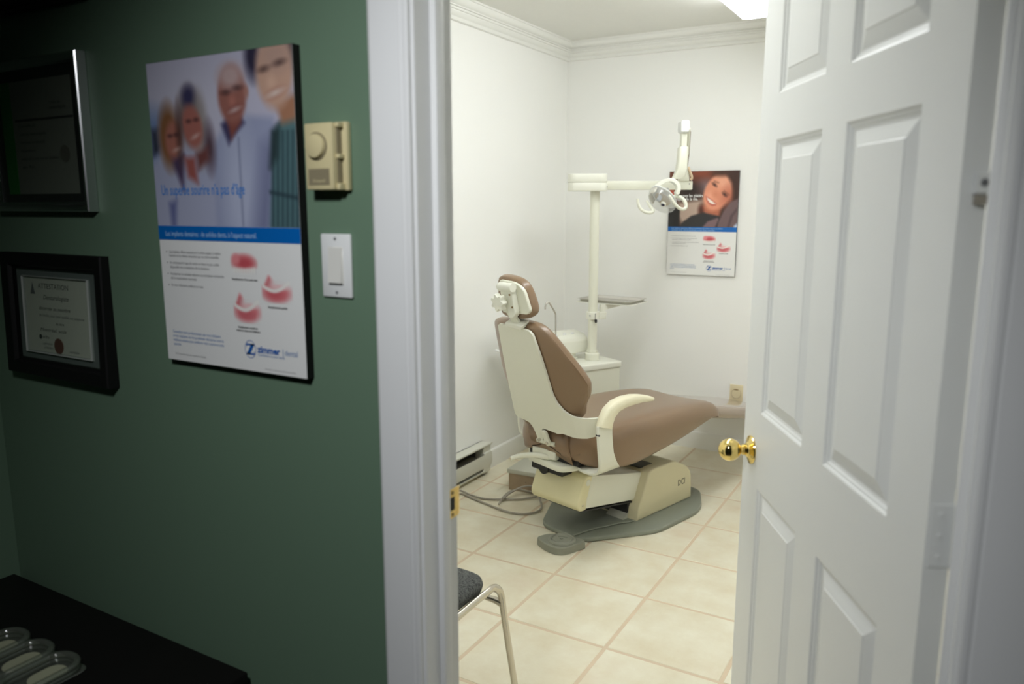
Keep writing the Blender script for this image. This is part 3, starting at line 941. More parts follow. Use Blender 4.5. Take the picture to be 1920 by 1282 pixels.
p1.ell(0.185, 0.53, 0.017, 0.007, (200, 172, 166), 0.02, -15)
p1.ell(0.332, 0.458, 0.021, 0.008, (204, 176, 170), 0.02, -20)
p1.poly([(0.10, 0.86), (0.16, 0.84), (0.14, 1.02), (0.11, 1.02)], (86, 92, 140), 0.04, 0.8)
poster('wall_poster', 'large poster of four smiling people on the green hall wall beside the doorway', 0.2505, 1.135, 0.0, pw, ph, 0.019, p1, 0.532, 0.0288,
       ['Les implants dentaires : de solides dents, \u00e0 l\u2019aspect naturel.'],
       [(0.624, 'Les implants offrent exactement le m\u00eame aspect, la m\u00eame', 0.385, 1), (0.637, 'fonction et les m\u00eames sensations que vos dents naturelles.', 0.375, 0),
        (0.661, 'Ils constituent le type de racine en titane le plus solide', 0.37, 1), (0.676, 'disponible de la m\u00e9decine de la dentition.', 0.30, 0),
        (0.699, 'Ils pr\u00e9servent vos v\u00e9ritables m\u00e2choires, les articulations et la fonction', 0.40, 1), (0.714, 'de la mastication normale.', 0.20, 0),
        (0.738, 'Ils vous redonnent confiance en vous.', 0.245, 1)],
       [('Un superbe sourire n\u2019a pas d\u2019\u00e2ge', 0.030, M['headline_blue'], 0.047, 0.570, 0.605, 0.0002, 1.0)], M['black_frame'])

# --- smaller poster on the white back wall: smiling woman in a chair
qw, qh = 0.407, 0.600
p2 = Paint(qw - 0.0016, 0.318, 130, 104, (58, 38, 32))
p2.ell(0.42, 0.06, 0.28, 0.14, (178, 84, 54), 0.30)
p2.ell(0.30, 0.20, 0.20, 0.14, (92, 52, 40), 0.22)
p2.ell(0.55, 0.29, 0.12, 0.12, (132, 112, 118), 0.16)
p2.poly([(0.0, 0.30), (0.12, 0.34), (0.12, 0.50), (0.0, 0.5)], (188, 78, 58), 0.08)
p2.poly([(0.14, 0.56), (0.52, 0.50), (0.60, 0.70), (0.20, 0.94), (0.14, 0.80)], (188, 164, 150), 0.08)
p2.ell(0.30, 0.33, 0.14, 0.10, (40, 32, 30), 0.14)
p2.poly([(0.0, 0.70), (0.17, 0.66), (0.16, 1.1), (0.0, 1.1)], (34, 32, 32), 0.04)
p2.ell(0.86, 0.10, 0.20, 0.20, (66, 40, 32), 0.10)
p2.ell(0.95, 0.32, 0.10, 0.22, (72, 42, 34), 0.08)
p2.ell(0.50, 0.70, 0.06, 0.12, (84, 44, 34), 0.06)
p2.poly([(0.50, 0.62), (0.78, 0.62), (0.74, 0.82), (0.54, 0.80)], (178, 104, 78), 0.05)
p2.poly([(0.15, 1.1), (0.20, 0.94), (0.34, 0.80), (0.52, 0.74), (0.74, 0.80), (0.80, 0.88), (0.55, 1.1)], (48, 46, 48), 0.03)
p2.ell(0.705, 0.38, 0.185, 0.34, (226, 150, 120), 0.04, 24)
p2.ell(0.80, 0.20, 0.13, 0.11, (232, 166, 138), 0.10, 20)
p2.ell(0.86, 0.44, 0.08, 0.16, (196, 116, 92), 0.14, 20)
p2.ell(0.60, 0.46, 0.06, 0.08, (236, 164, 136), 0.10)
p2.ell(0.66, 0.245, 0.034, 0.020, (70, 42, 36), 0.03, 40)
p2.ell(0.81, 0.42, 0.036, 0.022, (70, 42, 36), 0.03, 40)
p2.poly([(0.655, 0.175), (0.72, 0.205), (0.715, 0.22), (0.65, 0.195)], (120, 74, 58), 0.03, 0.7)
p2.poly([(0.80, 0.345), (0.88, 0.425), (0.87, 0.44), (0.79, 0.362)], (120, 74, 58), 0.03, 0.7)
p2.ell(0.685, 0.42, 0.05, 0.05, (216, 138, 108), 0.06, 40)
p2.poly([(0.540, 0.445), (0.580, 0.470), (0.630, 0.510), (0.700, 0.580), (0.690, 0.610), (0.640, 0.620), (0.590, 0.585), (0.555, 0.520)], (190, 92, 78), 0.025)
p2.poly([(0.556, 0.465), (0.585, 0.488), (0.630, 0.525), (0.688, 0.585), (0.640, 0.590), (0.598, 0.562), (0.570, 0.515)], (246, 236, 226), 0.018)
p2.poly([(0.80, -0.02), (1.05, -0.02), (1.05, 0.56), (0.93, 0.55), (0.925, 0.36), (0.90, 0.22), (0.85, 0.12)], (62, 38, 31), 0.06)
p2.ell(0.76, 0.03, 0.12, 0.06, (70, 42, 33), 0.08)
p2.poly([(1.02, 0.48), (0.90, 0.55), (0.80, 0.72), (0.74, 0.90), (0.70, 1.1), (1.05, 1.1)], (112, 90, 92), 0.03)
p2.poly([(0.98, 0.66), (0.90, 0.80), (0.86, 1.02), (0.89, 1.02), (0.94, 0.80), (1.0, 0.7)], (84, 66, 68), 0.03)
p2.poly([(0.48, 1.05), (0.58, 0.90), (0.72, 0.83), (0.74, 0.86), (0.68, 1.05)], (124, 98, 102), 0.03)
p2.poly([(0.96, 0.97), (1.02, 0.90), (1.02, 1.05), (0.95, 1.05)], (190, 200, 220), 0.03)
poster('wall_poster', 'poster of a smiling woman in a chair on the white back wall behind the lamp', 0.167, 1.054, YB, qw, qh, 0.014, p2, 0.531, 0.0270,
       ['Les implants dentaires offrent exactement le m\u00eame aspect, la m\u00eame', 'sensation et les m\u00eames fonctions que les dents naturelles.'],
       [(0.624, 'Ils permettent de retrouver une mastication naturelle.', 0.345, 1),
        (0.647, 'Ils constituent le type de racine en titane le plus proche', 0.365, 1), (0.661, 'disponible \u00e0 la d\u00e9finition de la dentition.', 0.285, 0),
        (0.684, 'Le remplacement de dents manquantes, la restauration de l\u2019\u00e9quilibre', 0.395, 1), (0.698, 'et de l\u2019int\u00e9grit\u00e9 de la m\u00e2choire.', 0.205, 0),
        (0.721, 'Ils vous redonnent confiance en vous.', 0.235, 1)],
       [('Retrouvez les plaisirs', 0.0245, M['text_white'], 0.075, 0.755, 0.425, 0.0004, 1.0), ('simples de la vie.', 0.0245, M['text_white'], 0.075, 0.723, 0.352, 0.0004, 1.0)], M['dark_brown_frame'])

# ================================================================== HALL THINGS
# wall thermostat
th = thing('thermostat', 'beige wall thermostat with round dial above the white light switch', 'thermostat', (0.686, 0.0, 1.482))
tb = MB().box(0.006, 0.078, -0.012, -0.001, 0.0, 0.116, 0.002, 2)
tb.box(0.0, 0.064, -0.034, -0.010, 0.001, 0.114, 0.003, 2)
tb.box(0.064, 0.072, -0.027, -0.010, 0.001, 0.012, 0.001, 1).box(0.064, 0.072, -0.027, -0.010, 0.054, 0.061, 0.001, 1).box(0.064, 0.072, -0.027, -0.010, 0.106, 0.114, 0.001, 1)
tb.build('body', M['thermo'], th, bev=0)
MB().box(0.064, 0.0665, -0.024, -0.012, 0.012, 0.054).box(0.064, 0.0665, -0.024, -0.012, 0.061, 0.106).build('vent_slot', M['thermo_label'], th, smooth=0)
MB().lathe([(0.0, 0.0), (0.0235, 0.0), (0.0235, 0.002), (0.0, 0.002)], (0.029, -0.034, 0.075), (0, -1, 0), 40).build('dial_scale', M['thermo_label'], th)
MB().lathe([(0.0, 0.0), (0.0205, 0.0), (0.0205, 0.003), (0.0195, 0.0065), (0.0185, 0.007), (0.0, 0.007)], (0.029, -0.036, 0.075), (0, -1, 0), 40).build('dial', M['thermo'], th)
MB().box(0.007, 0.056, -0.0348, -0.0338, 0.009, 0.037, 0.0003, 1).build('label_plate', M['thermo_label'], th, smooth=0)
text_mesh('label_lettering', 'Honeywell', 0.008, M['thermo'], th, face_mtx(0.018, -0.0350, 0.014), width=0.027)

# light switch
sw = thing('light_switch', 'white rocker light switch plate below the thermostat on green wall', 'switch', (0.688, 0.0, 1.2925))
MB().box(0, 0.070, -0.0065, -0.0005, 0, 0.114, 0.0025, 2).build('cover_plate', M['switch'], sw)
MB().box(0.0175, 0.0525, -0.0075, -0.004, 0.023, 0.091, 0.0008, 1).build('rocker_frame', M['paddle'], sw)
pts = [(-0.0060, 0.0250), (-0.0130, 0.0265), (-0.0098, 0.058), (-0.0085, 0.0890), (-0.0060, 0.0890)]
MB().prism(pts, 0.0195, 0.0505, 'x').build('rocker', M['paddle'], sw, smooth=20)
MB().box(0.0200, 0.0500, -0.0078, -0.0060, 0.0232, 0.0252).build('rocker_gap', M['cavity'], sw, smooth=0)
for z in (0.0088, 0.1052):
    MB().lathe([(0, 0), (0.0028, 0), (0.0026, 0.0012), (0, 0.0016)], (0.035, -0.0062, z), (0, -1, 0), 14).build('screw', M['text_grey'], sw)

# framed certificates -------------------------------------------------
def frame_bars(x0, x1, z0, z1, w, depth, prof, m, parent, name='frame'):
    """four mitred bars; prof(t) = (inset fraction, depth fraction) polyline across the bar, from outer to inner edge"""
    mb = MB()
    secs = []
    for (cx, cz_, sx, sz) in ((x0, z0, 1, 1), (x1, z0, -1, 1), (x1, z1, -1, -1), (x0, z1, 1, -1)):
        secs.append([(cx + sx * w * a, -depth * b, cz_ + sz * w * a) for a, b in prof])
    mb.loft(secs, loop=True)
    return mb.build(name, m, parent, smooth=30)
sprof = [(0, 0.04), (0, 0.86), (0.10, 0.97), (0.25, 1.0), (0.45, 0.96), (0.62, 0.85), (0.8, 0.72), (1.0, 0.66), (1.0, 0.04)]
sv = thing('certificate_frame', 'silver framed certificate with green stripe, above the black framed one', 'frame', (-0.352, 0.0, 1.443), 0.0, 'framed certificates in the hall')
fr_w, fr_h = 0.376, 0.340
frame_bars(0, fr_w, 0, fr_h, 0.021, 0.026, sprof, M['silver'], sv)
MB().box(0.014, fr_w - 0.014, -0.012, -0.002, 0.014, fr_h - 0.014).build('mat_board', M['mat_black'], sv, smooth=0)
MB().box(0.045, fr_w - 0.045, -0.0126, -0.0118, 0.040, fr_h - 0.045).build('certificate', M['certificate_grey'], sv, smooth=0)
MB().box(0.045, 0.090, -0.0130, -0.0125, 0.040, fr_h - 0.045).build('green_stripe', M['print_green'], sv, smooth=0)
MB().box(0.100, fr_w - 0.045, -0.0130, -0.0125, 0.205, 0.210).build('printed_rule', M['text_dark'], sv, smooth=0)
MB().lathe([(0, 0), (0.019, 0), (0.019, 0.0006), (0, 0.0006)], (0.288, -0.0126, 0.128), (0, -1, 0), 28).build('seal', M['seal_grey'], sv)
zz = 0.192
for i, wd in enumerate((0.07, 0.11, 0.10, 0.06, 0.15, 0.05)):
    text_mesh('certificate_lettering', ('Certificat', 'ordre des denturologistes', 'reconnu et attest\u00e9', 'membre', 'autoris\u00e9 \u00e0 exercer au Qu\u00e9bec', 'en foi')[i], 0.009, M['text_dark'], sv, face_mtx(0.112, -0.0131, zz), width=wd)
    zz -= 0.0185
text_mesh('certificate_lettering', 'Ordre des\ndenturologistes', 0.011, M['text_dark'], sv, face_mtx(0.245, -0.0131, 0.238), width=0.062)
MB().box(0.018, fr_w - 0.018, -0.0168, -0.0160, 0.018, fr_h - 0.018).build('glass_pane', M['picture_glass'], sv, smooth=0)

bprof = [(0, 0.03), (0, 0.9), (0.08, 1.0), (0.72, 0.92), (0.80, 0.80), (0.86, 0.62), (1.0, 0.55), (1.0, 0.03)]
bk = thing('certificate_frame', 'black framed certificate with red seal, hanging under the silver frame', 'frame', (-0.372, 0.0, 1.044), 0.0, 'framed certificates in the hall')
bw, bh = 0.414, 0.300
bk.rotation_euler = (R(-1.6), 0, 0)
frame_bars(0, bw, 0, bh, 0.040, 0.030, bprof, M['black_frame'], bk)
MB().box(0.030, bw - 0.030, -0.012, -0.002, 0.03, bh - 0.03).build('mat_board', M['mat_grey'], bk, smooth=0)
lip = [(0, 0.3), (0, 0.6), (0.3, 1.0), (1.0, 0.5), (1.0, 0.3)]
cx0, cx1, cz0, cz1 = 0.070, bw - 0.072, 0.055, bh - 0.055
lipo = MB()
lipo.loft([[(cx + sx * 0.006 * a, -0.0165 * b - 0.003, c_ + sz * 0.006 * a) for a, b in lip] for (cx, c_, sx, sz) in ((cx0, cz0, 1, 1), (cx1, cz0, -1, 1), (cx1, cz1, -1, -1), (cx0, cz1, 1, -1))], loop=True)
lipo.build('inner_fillet', mat('pale_grey_fillet', (0.34, 0.36, 0.33), 0.5, var=0.04), bk, smooth=30)
MB().box(cx0 + 0.004, cx1 - 0.004, -0.0128, -0.0119, cz0 + 0.004, cz1 - 0.004).build('certificate', M['certificate'], bk, smooth=0)
yb_ = -0.0131
text_mesh('certificate_lettering', 'ATTESTATION', 0.018, M['text_dark'], bk, face_mtx(0.132, yb_, 0.215), width=0.125)
text_mesh('certificate_lettering', 'Denturologiste', 0.016, M['text_dark'], bk, face_mtx(0.150, yb_, 0.189), width=0.105, shear=0.3)
text_mesh('certificate_lettering', 'd\u00e9cern\u00e9e au membre', 0.013, M['text_dark'], bk, face_mtx(0.128, yb_, 0.163), width=0.130, shear=0.3)
text_mesh('certificate_lettering', 'de l\u2019ordre, pour avoir satisfait aux exigences', 0.010, M['text_grey'], bk, face_mtx(0.128, yb_, 0.147), width=0.185, shear=0.3)
text_mesh('certificate_lettering', 'du titre', 0.010, M['text_dark'], bk, face_mtx(0.196, yb_, 0.129), width=0.033, shear=0.3)
text_mesh('certificate_lettering', 'Montr\u00e9al, ao\u00fbt', 0.012, M['text_dark'], bk, face_mtx(0.128, yb_, 0.111), width=0.110, shear=0.3)
text_mesh('certificate_lettering', 'ordre', 0.012, M['text_dark'], bk, face_mtx(0.136, yb_, 0.093), width=0.028)
MB().lathe([(0, 0), (0.006, 0), (0.006, 0.0005), (0, 0.0005)], (0.128, -0.0128, 0.096), (0, -1, 0), 16).build('emblem', M['text_dark'], bk)
MB().prism([(0.098, 0.200), (0.118, 0.200), (0.112, 0.216), (0.108, 0.229), (0.104, 0.216)], -0.0133, -0.0126, 'y').build('crest', M['text_grey'], bk, smooth=0)
sl = [(0.0185 * (1 + 0.06 * (k % 2)) * math.cos(2 * PI * k / 40) + 0.203, 0.0185 * (1 + 0.06 * (k % 2)) * math.sin(2 * PI * k / 40) + 0.078) for k in range(40)]
MB().prism(sl, -0.0136, -0.0126, 'y').build('seal', M['seal_red'], bk, smooth=0)
for k in range(3):
    text_mesh('signature', ('signature', 'pr\u00e9sident', 'secr\u00e9taire')[k], 0.009, M['text_grey'], bk, face_mtx((0.135, 0.140, 0.245)[k], yb_, (0.078, 0.068, 0.066)[k]), width=0.04, shear=0.5)
MB().box(0.036, bw - 0.036, -0.0168, -0.0160, 0.036, bh - 0.036).build('glass_pane', M['picture_glass'], bk, smooth=0)

df = thing('picture_frame', 'dark brown wooden frame high on the green wall above the silver frame', 'frame', (-0.42, 0.0, 1.886))
frame_bars(0, 0.48, 0, 0.36, 0.036, 0.024, [(0, 0.03), (0, 0.8), (0.12, 1.0), (0.4, 0.85), (0.5, 0.95), (0.85, 0.7), (1.0, 0.5), (1.0, 0.03)], M['dark_brown_frame'], df)
MB().box(0.03, 0.45, -0.010, -0.002, 0.03, 0.33).build('mat_board', M['mat_black'], df, smooth=0)
MB().box(0.032, 0.448, -0.0130, -0.0122, 0.032, 0.328).build('glass_pane', M['picture_glass'], df, smooth=0)

# low black console table against the hall wall
lt = thing('console_table', 'low black wooden table against the green hall wall', 'table', (0, 0, 0))
MB().box(-0.484, 0.435, -0.46, -0.018, 0.434, 0.462, 0.003, 2).build('tabletop', M['black_wood'], lt)
MB().box(-0.465, 0.415, -0.44, -0.035, 0.34, 0.434, 0.001, 1).build('apron', M['black_wood'], lt)
for x in (-0.472, 0.372):
    for y in (-0.448, -0.080):
        MB().box(x, x + 0.05, y, y + 0.05, 0.0, 0.434, 0.002, 1).build('leg', M['black_wood'], lt)

# clear plastic tray with three rounded pockets on the table
og = thing('plastic_tray', 'clear plastic tray with three rounded pockets on the low black table', 'tray', (-0.155, -0.185, 0.4625))
MB().prism(rrect(-0.02, 0.282, -0.175, 0.004, 0.02), 0.0, 0.003, 'z', 0.001, 1).build('base', M['clear_plastic'], og)
for k in range(3):
    cx = 0.040 + k * 0.098
    pk = MB()
    for h, rr in ((0.020, 0.0075), (0.008, 0.006)):
        loop = [Vector((x, y, h)) for x, y in rrect(cx - 0.041, cx + 0.041, -0.150, -0.004, 0.036, 6)]
        pk.tube(loop, rr, 10, closed=True)
    pk.build('pocket', M['clear_plastic'], og)
    MB().prism(rrect(cx - 0.028, cx + 0.028, -0.10, -0.022, 0.026, 6), 0.003, 0.0065, 'z', 0.001, 1).build('insert', M['insert'], og)

# ================================================================== TREATMENT ROOM
# ceiling fixture
fx = thing('ceiling_light', 'lit white fluorescent wraparound fixture on the treatment room ceiling', 'ceiling light', (0.752, 0, ZC))
MB().box(-0.086, 0.086, 0.46, 2.912, -0.030, -0.001, 0.002, 1).build('housing', M['trim'], fx)
LP = [(-0.078, -0.026), (-0.082, -0.060), (-0.076, -0.088), (-0.062, -0.102), (-0.040, -0.106), (0.040, -0.106), (0.062, -0.102), (0.076, -0.088), (0.082, -0.060), (0.078, -0.026)]
MB().prism(LP, 0.480, 2.892, 'y').build('lens', M['lens_glow'], fx)
for y in (0.472, 2.892):
    MB().prism([(a * 1.03, b * 1.0 + 0.0005) for a, b in LP], y, y + 0.008, 'y').build('end_cap', M['trim'], fx)

# wall outlet on the back wall
ou = thing('wall_outlet', 'almond wall outlet low on the back wall past the leg rest', 'outlet', (0.577, YB, 0.308))
MB().box(0, 0.076, -0.008, -0.0005, 0, 0.114, 0.003, 2).build('cover_plate', M['outlet'], ou)
MB().lathe([(0, 0), (0.027, 0), (0.027, 0.002), (0.026, 0.004), (0, 0.004)], (0.038, -0.007, 0.060), (0, -1, 0), 32).build('socket', M['outlet'], ou)
MB().lathe([(0.0268, 0.0), (0.0282, 0.0), (0.0282, 0.0012), (0.0268, 0.0012)], (0.038, -0.0078, 0.060), (0, -1, 0), 32).build('socket_seam', M['outlet_slot'], ou)
MB().box(0.026, 0.050, -0.012, -0.0095, 0.082, 0.0885, 0.0008, 1).build('latch', M['outlet_slot'], ou)

# electric baseboard heater on the left wall
hx = XL + 0.001
ht = thing('baseboard_heater', 'white electric baseboard heater along the left wall by the floor', 'heater', (hx, 0, 0.0))
HY0, HY1 = 0.95, 2.435
HB = 0.020
back = [(0.0, HB + 0.0), (0.0, HB + 0.158), (0.004, HB + 0.158), (0.004, HB)]
MB().prism(back, HY0, HY1, 'y').build('back_panel', M['heater'], ht, smooth=0)
MB().prism([(0.0, HB + 0.158), (0.062, HB + 0.158), (0.070, HB + 0.163), (0.071, HB + 0.157), (0.060, HB + 0.147), (0.055, HB + 0.151), (0.0, HB + 0.151)], HY0, HY1, 'y').build('top_cover', M['heater'], ht, smooth=25)
MB().prism([(0.061, HB + 0.104), (0.066, HB + 0.108), (0.069, HB + 0.060), (0.060, HB + 0.030), (0.057, HB + 0.032), (0.065, HB + 0.062)], HY0, HY1, 'y').build('front_panel', M['heater'], ht, smooth=25)
MB().prism([(0.0, HB), (0.052, HB), (0.058, HB + 0.012), (0.055, HB + 0.013), (0.050, HB + 0.004), (0.0, HB + 0.004)], HY0, HY1, 'y').build('bottom_lip', M['heater'], ht, smooth=25)
ends = [(0.0, HB - 0.0), (0.054, HB), (0.060, HB + 0.030), (0.068, HB + 0.060), (0.064, HB + 0.112), (0.058, HB + 0.118), (0.060, HB + 0.156), (0.0, HB + 0.158)]
for y in (HY0, HY1 - 0.075):
    MB().prism(ends, y, y + 0.073, 'y', 0.001, 1).build('end_cap', M['heater'], ht, smooth=25)
for k in range(110):
    y = HY0 + 0.09 + k * 0.0115
    if y > HY1 - 0.09: break
fins = MB()
for k in range(100):
    y = HY0 + 0.09 + k * 0.0128
    if y > HY1 - 0.09: break
    fins.box(0.012, 0.050, y, y + 0.001, HB + 0.045, HB + 0.105)
fins.cyl((0.030, HY0 + 0.05, HB + 0.075), (0.030, HY1 - 0.05, HB + 0.075), 0.006, 10)
tag(fins.build('fins', M['fins'], ht, smooth=0), kind='stuff')
MB().box(0.004, 0.006, HY0 + 0.05, HY1 - 0.06, HB + 0.006, HB + 0.148).build('reflector', M['cavity'], ht, smooth=0)
for y in (HY0 + 0.02, HY1 - 0.06):
    MB().box(0.002, 0.024, y, y + 0.03, 0.001, HB + 0.002).build('foot', M['cavity'], ht, smooth=0)

# floor junction box beside the chair
jb = thing('junction_box', 'low floor box with grey top and bare board sides beside the chair base', 'box', (-0.252, 2.268, 0.0), R(3))
MB().box(0.006, 0.272, 0.004, 0.245, 0.0, 0.092, 0.001, 1).build('box_side', M['board'], jb, smooth=0)
MB().box(0.0, 0.278, -0.004, 0.252, 0.092, 0.115, 0.003, 2).build('top_board', M['grey_top'], jb)
MB().cyl((0.105, 0.0048, 0.055), (0.105, 0.0025, 0.055), 0.002, 8).build('screw', M['black'], jb)

# grey cables looping over the tiles
def cable(name, label, pts, r, m, cat='cable'):
    return tag(MB().tube(pts, r, 8, smooth=8).build(name, m), label, cat, 'grey cables on the tiles')
cable('power_cable', 'grey cable looping on the tiles from the heater toward the floor box',
      [(-0.440, 2.03, 0.018), (-0.432, 2.09, 0.019), (-0.36, 2.082, 0.012), (-0.28, 2.085, 0.006), (-0.19, 2.125, 0.007), (-0.11, 2.175, 0.008), (-0.055, 2.235, 0.014), (-0.09, 2.262, 0.020), (-0.13, 2.262, 0.016),
       (-0.165, 2.235, 0.028), (-0.185, 2.175, 0.03), (-0.190, 2.115, 0.018), (-0.178, 2.058, 0.006)], 0.0052, M['cable'])
cable('power_cable', 'grey cable making the wide curve on the tiles in front of the others',
      [(-0.428, 2.06, 0.006), (-0.415, 2.085, 0.006), (-0.34, 2.062, 0.006), (-0.25, 2.035, 0.006), (-0.165, 2.012, 0.006), (-0.08, 1.995, 0.006), (-0.01, 2.015, 0.006), (0.030, 2.065, 0.007), (0.028, 2.12, 0.012),
       (-0.02, 2.19, 0.024), (-0.06, 2.25, 0.040), (-0.10, 2.256, 0.050), (-0.145, 2.225, 0.046), (-0.175, 2.160, 0.030), (-0.180, 2.10, 0.018)], 0.0052, M['cable'])

# ------------------------------------------------------------------ DENTAL CHAIR
CH = thing('dental_chair', 'brown vinyl dental chair with cream shell on a grey floor plate', 'dental chair', (0.355, 2.291, 0.0), R(-16))
# floor plate
bp_pts = round_poly([(-0.12, -0.415), (0.125, -0.412), (0.298, -0.085), (0.296, 0.275), (0.15, 0.49), (-0.15, 0.49), (-0.298, 0.275), (-0.300, -0.13)], [0.07, 0.06, 0.05, 0.09, 0.06, 0.06, 0.09, 0.05])
MB().prism(bp_pts, 0.001, 0.022, 'z', 0.006, 2).build('base_plate', M['base_grey'], CH, smooth=45)
# rear housing: side profile extruded across, softly rounded
hp = round_poly([(-0.080, 0.022), (-0.072, 0.075), (0.000, 0.236), (0.022, 0.247), (0.205, 0.247), (0.315, 0.196), (0.352, 0.155), (0.362, 0.022)], [0.0, 0.0, 0.012, 0.012, 0.02, 0.03, 0.03, 0.0], 4)
MB().prism(hp, -0.180, 0.180, 'x', 0.010, 3).build('base_housing', M['housing'], CH, smooth=40)
MB().box(-0.120, 0.120, -0.084, -0.060, 0.03, 0.24, mtx=None).build('housing_gap', M['black'], CH, smooth=0)
MB().box(-0.125, 0.125, 0.0, 0.095, 0.245, 0.2485).build('top_gap', M['black'], CH, smooth=0)
mtx_logo = Matrix.Translation((0.1806, 0.234, 0.112)) @ Matrix.Rotation(R(90), 4, 'Z') @ Matrix.Rotation(R(90), 4, 'X')
text_mesh('maker_lettering', 'DCI', 0.044, M['text_dark'], CH, mtx_logo, width=0.058, bold=0.0002)
# lift arm with cream sides and a yellowed nose
la = round_poly([(0.02, 0.095), (-0.425, 0.162), (-0.452, 0.178), (-0.405, 0.300), (-0.385, 0.306), (0.02, 0.225)], [0.0, 0.01, 0.012, 0.015, 0.01, 0.0], 4)
MB().prism(la, -0.136, 0.136, 'x', 0.008, 2).build('lift_arm', M['cream'], CH, smooth=40)
ns = round_poly([(-0.415, 0.156), (-0.445, 0.158), (-0.462, 0.188), (-0.416, 0.302), (-0.398, 0.312), (-0.360, 0.303), (-0.395, 0.205), (-0.402, 0.158)], [0.0, 0.015, 0.02, 0.015, 0.01, 0, 0, 0], 4)
MB().prism(ns, -0.142, 0.142, 'x', 0.009, 3).build('nose_cover', M['cream_yellow'], CH, smooth=40)
MB().box(-0.130, 0.130, -0.425, 0.0, 0.0, 0.006, mtx=Matrix.Translation((0, 0, 0.149)) @ Matrix.Translation((0, -0.425, 0)) @ Matrix.Rotation(R(-8.5), 4, 'X') @ Matrix.Translation((0, 0.425, 0))).build('lift_underside', M['black'], CH, smooth=0)
MB().lathe([(0, 0), (0.0145, 0), (0.0145, 0.0015), (0.012, 0.003), (0, 0.003)], (0.141, -0.392, 0.278), (1, 0, 0), 24).build('cover_plug', M['cream'], CH)
MB().lathe([(0, 0), (0.004, 0), (0.004, 0.002), (0, 0.003)], (0.141, -0.428, 0.184), (1, 0, 0), 12).build('cover_screw', M['steel'], CH)
# small pedestal inside between lift arm and floor plate
MB().prism([(-0.115, 0.022), (-0.05, 0.022), (-0.05, 0.060), (-0.085, 0.045)], 0.02, 0.122, 'x').build('hydraulic_block', M['grey_top'], CH)
# black mechanism and grey swivel plate under the seat back
MB().box(-0.13, 0.06, -0.47, -0.40, 0.300, 0.345, 0.006, 1).cyl((-0.05, -0.475, 0.318), (-0.05, -0.40, 0.318), 0.028, 18).build('swivel_brake', M['black'], CH)
MB().prism(round_poly([(-0.13, -0.50), (0.10, -0.53), (0.135, -0.47), (0.13, -0.2), (-0.14, -0.2)], 0.03), 0.345, 0.372, 'z', 0.004, 2).build('swivel_plate', M['cream'], CH)
MB().tube([(0.03, -0.47, 0.385), (0.0, -0.50, 0.386), (-0.05, -0.525, 0.388), (-0.10, -0.56, 0.382), (-0.125, -0.60, 0.372)], [0.016, 0.014, 0.013, 0.012, 0.010], 12, smooth=6, ry=0.8).build('brake_lever', M['cream'], CH)
MB().box(-0.13, 0.16, -0.48, 0.30, 0.372, 0.405, 0.004, 1).build('seat_frame', M['black'], CH)
MB().box(-0.09, 0.05, -0.505, -0.30, 0.380, 0.420, 0.004, 1).build('seat_hinge_bar', M['cream'], CH)
MB().box(-0.12, 0.02, 0.16, 0.33, 0.330, 0.385, 0.006, 1).box(-0.12, 0.02, 0.30, 0.345, 0.315, 0.36, 0.004, 1).build('leg_rest_support', M['housing'], CH)

# seat: lofted upholstery, skirted sides
def seat_sec(y, w, zt, zb, dish=0.006, r=0.9):
    pts = [(0.0, zt - dish), (0.35 * w, zt - dish * 0.6), (0.62 * w, zt + 0.002), (0.80 * w, zt + 0.001), (0.92 * w, zt - 0.012), (0.995 * w, zt - 0.040), (1.0 * w, zt - 0.075),
           (0.975 * w, zb + 0.35 * (zt - zb)), (0.935 * w, zb + 0.06 * (zt - zb)), (0.90 * w, zb), (0.45 * w, zb + 0.004), (0.0, zb + 0.004)]
    right = [(x, y, z) for x, z in pts]
    left = [(-x, y, z) for x, z in pts[1:-1]][::-1]
    return right + left
st = [(-0.510, 0.10, 0.462, 0.448), (-0.506, 0.125, 0.480, 0.425), (-0.485, 0.172, 0.504, 0.396), (-0.44, 0.214, 0.526, 0.368), (-0.36, 0.252, 0.538, 0.347), (-0.25, 0.266, 0.541, 0.338), (-0.17, 0.266, 0.540, 0.338), (-0.05, 0.265, 0.538, 0.350),
      (0.10, 0.263, 0.535, 0.366), (0.22, 0.260, 0.528, 0.384), (0.33, 0.255, 0.518, 0.404), (0.42, 0.250, 0.506, 0.418), (0.475, 0.245, 0.495, 0.424), (0.498, 0.236, 0.482, 0.428), (0.502, 0.215, 0.470, 0.435)]
MB().loft([seat_sec(*s) for s in st]).build('seat', M['brown'], CH, smooth=60, sub=1)
# stitched seam bead across the front end of the seat
# leg rest beyond the seat, under a clear cover
lr = []
for y, w, dz in ((0.470, 0.20, 0.0), (0.49, 0.212, 0.0), (0.60, 0.215, 0.0), (0.80, 0.215, 0.0), (1.00, 0.212, 0.0), (1.14, 0.205, 0.0), (1.19, 0.19, -0.004), (1.205, 0.165, -0.012)):
    zt = 0.474 - 0.205 * (y - 0.50) + dz
    th_ = 0.075 if y < 1.15 else (0.06 if y < 1.2 else 0.04)
    zb = zt - th_ - (0.0 if y < 1.15 else 0.006)
    pts = [(0.0, zt), (0.5 * w, zt + 0.001), (0.80 * w, zt - 0.002), (0.94 * w, zt - 0.012), (1.0 * w, zt - 0.5 * th_), (0.96 * w, zb + 0.008), (0.86 * w, zb), (0.0, zb)]
    lr.append([(x, y, z) for x, z in pts] + [(-x, y, z) for x, z in pts[1:-1]][::-1])
MB().loft(lr).build('leg_rest', M['brown_clear'], CH, smooth=60, sub=1)
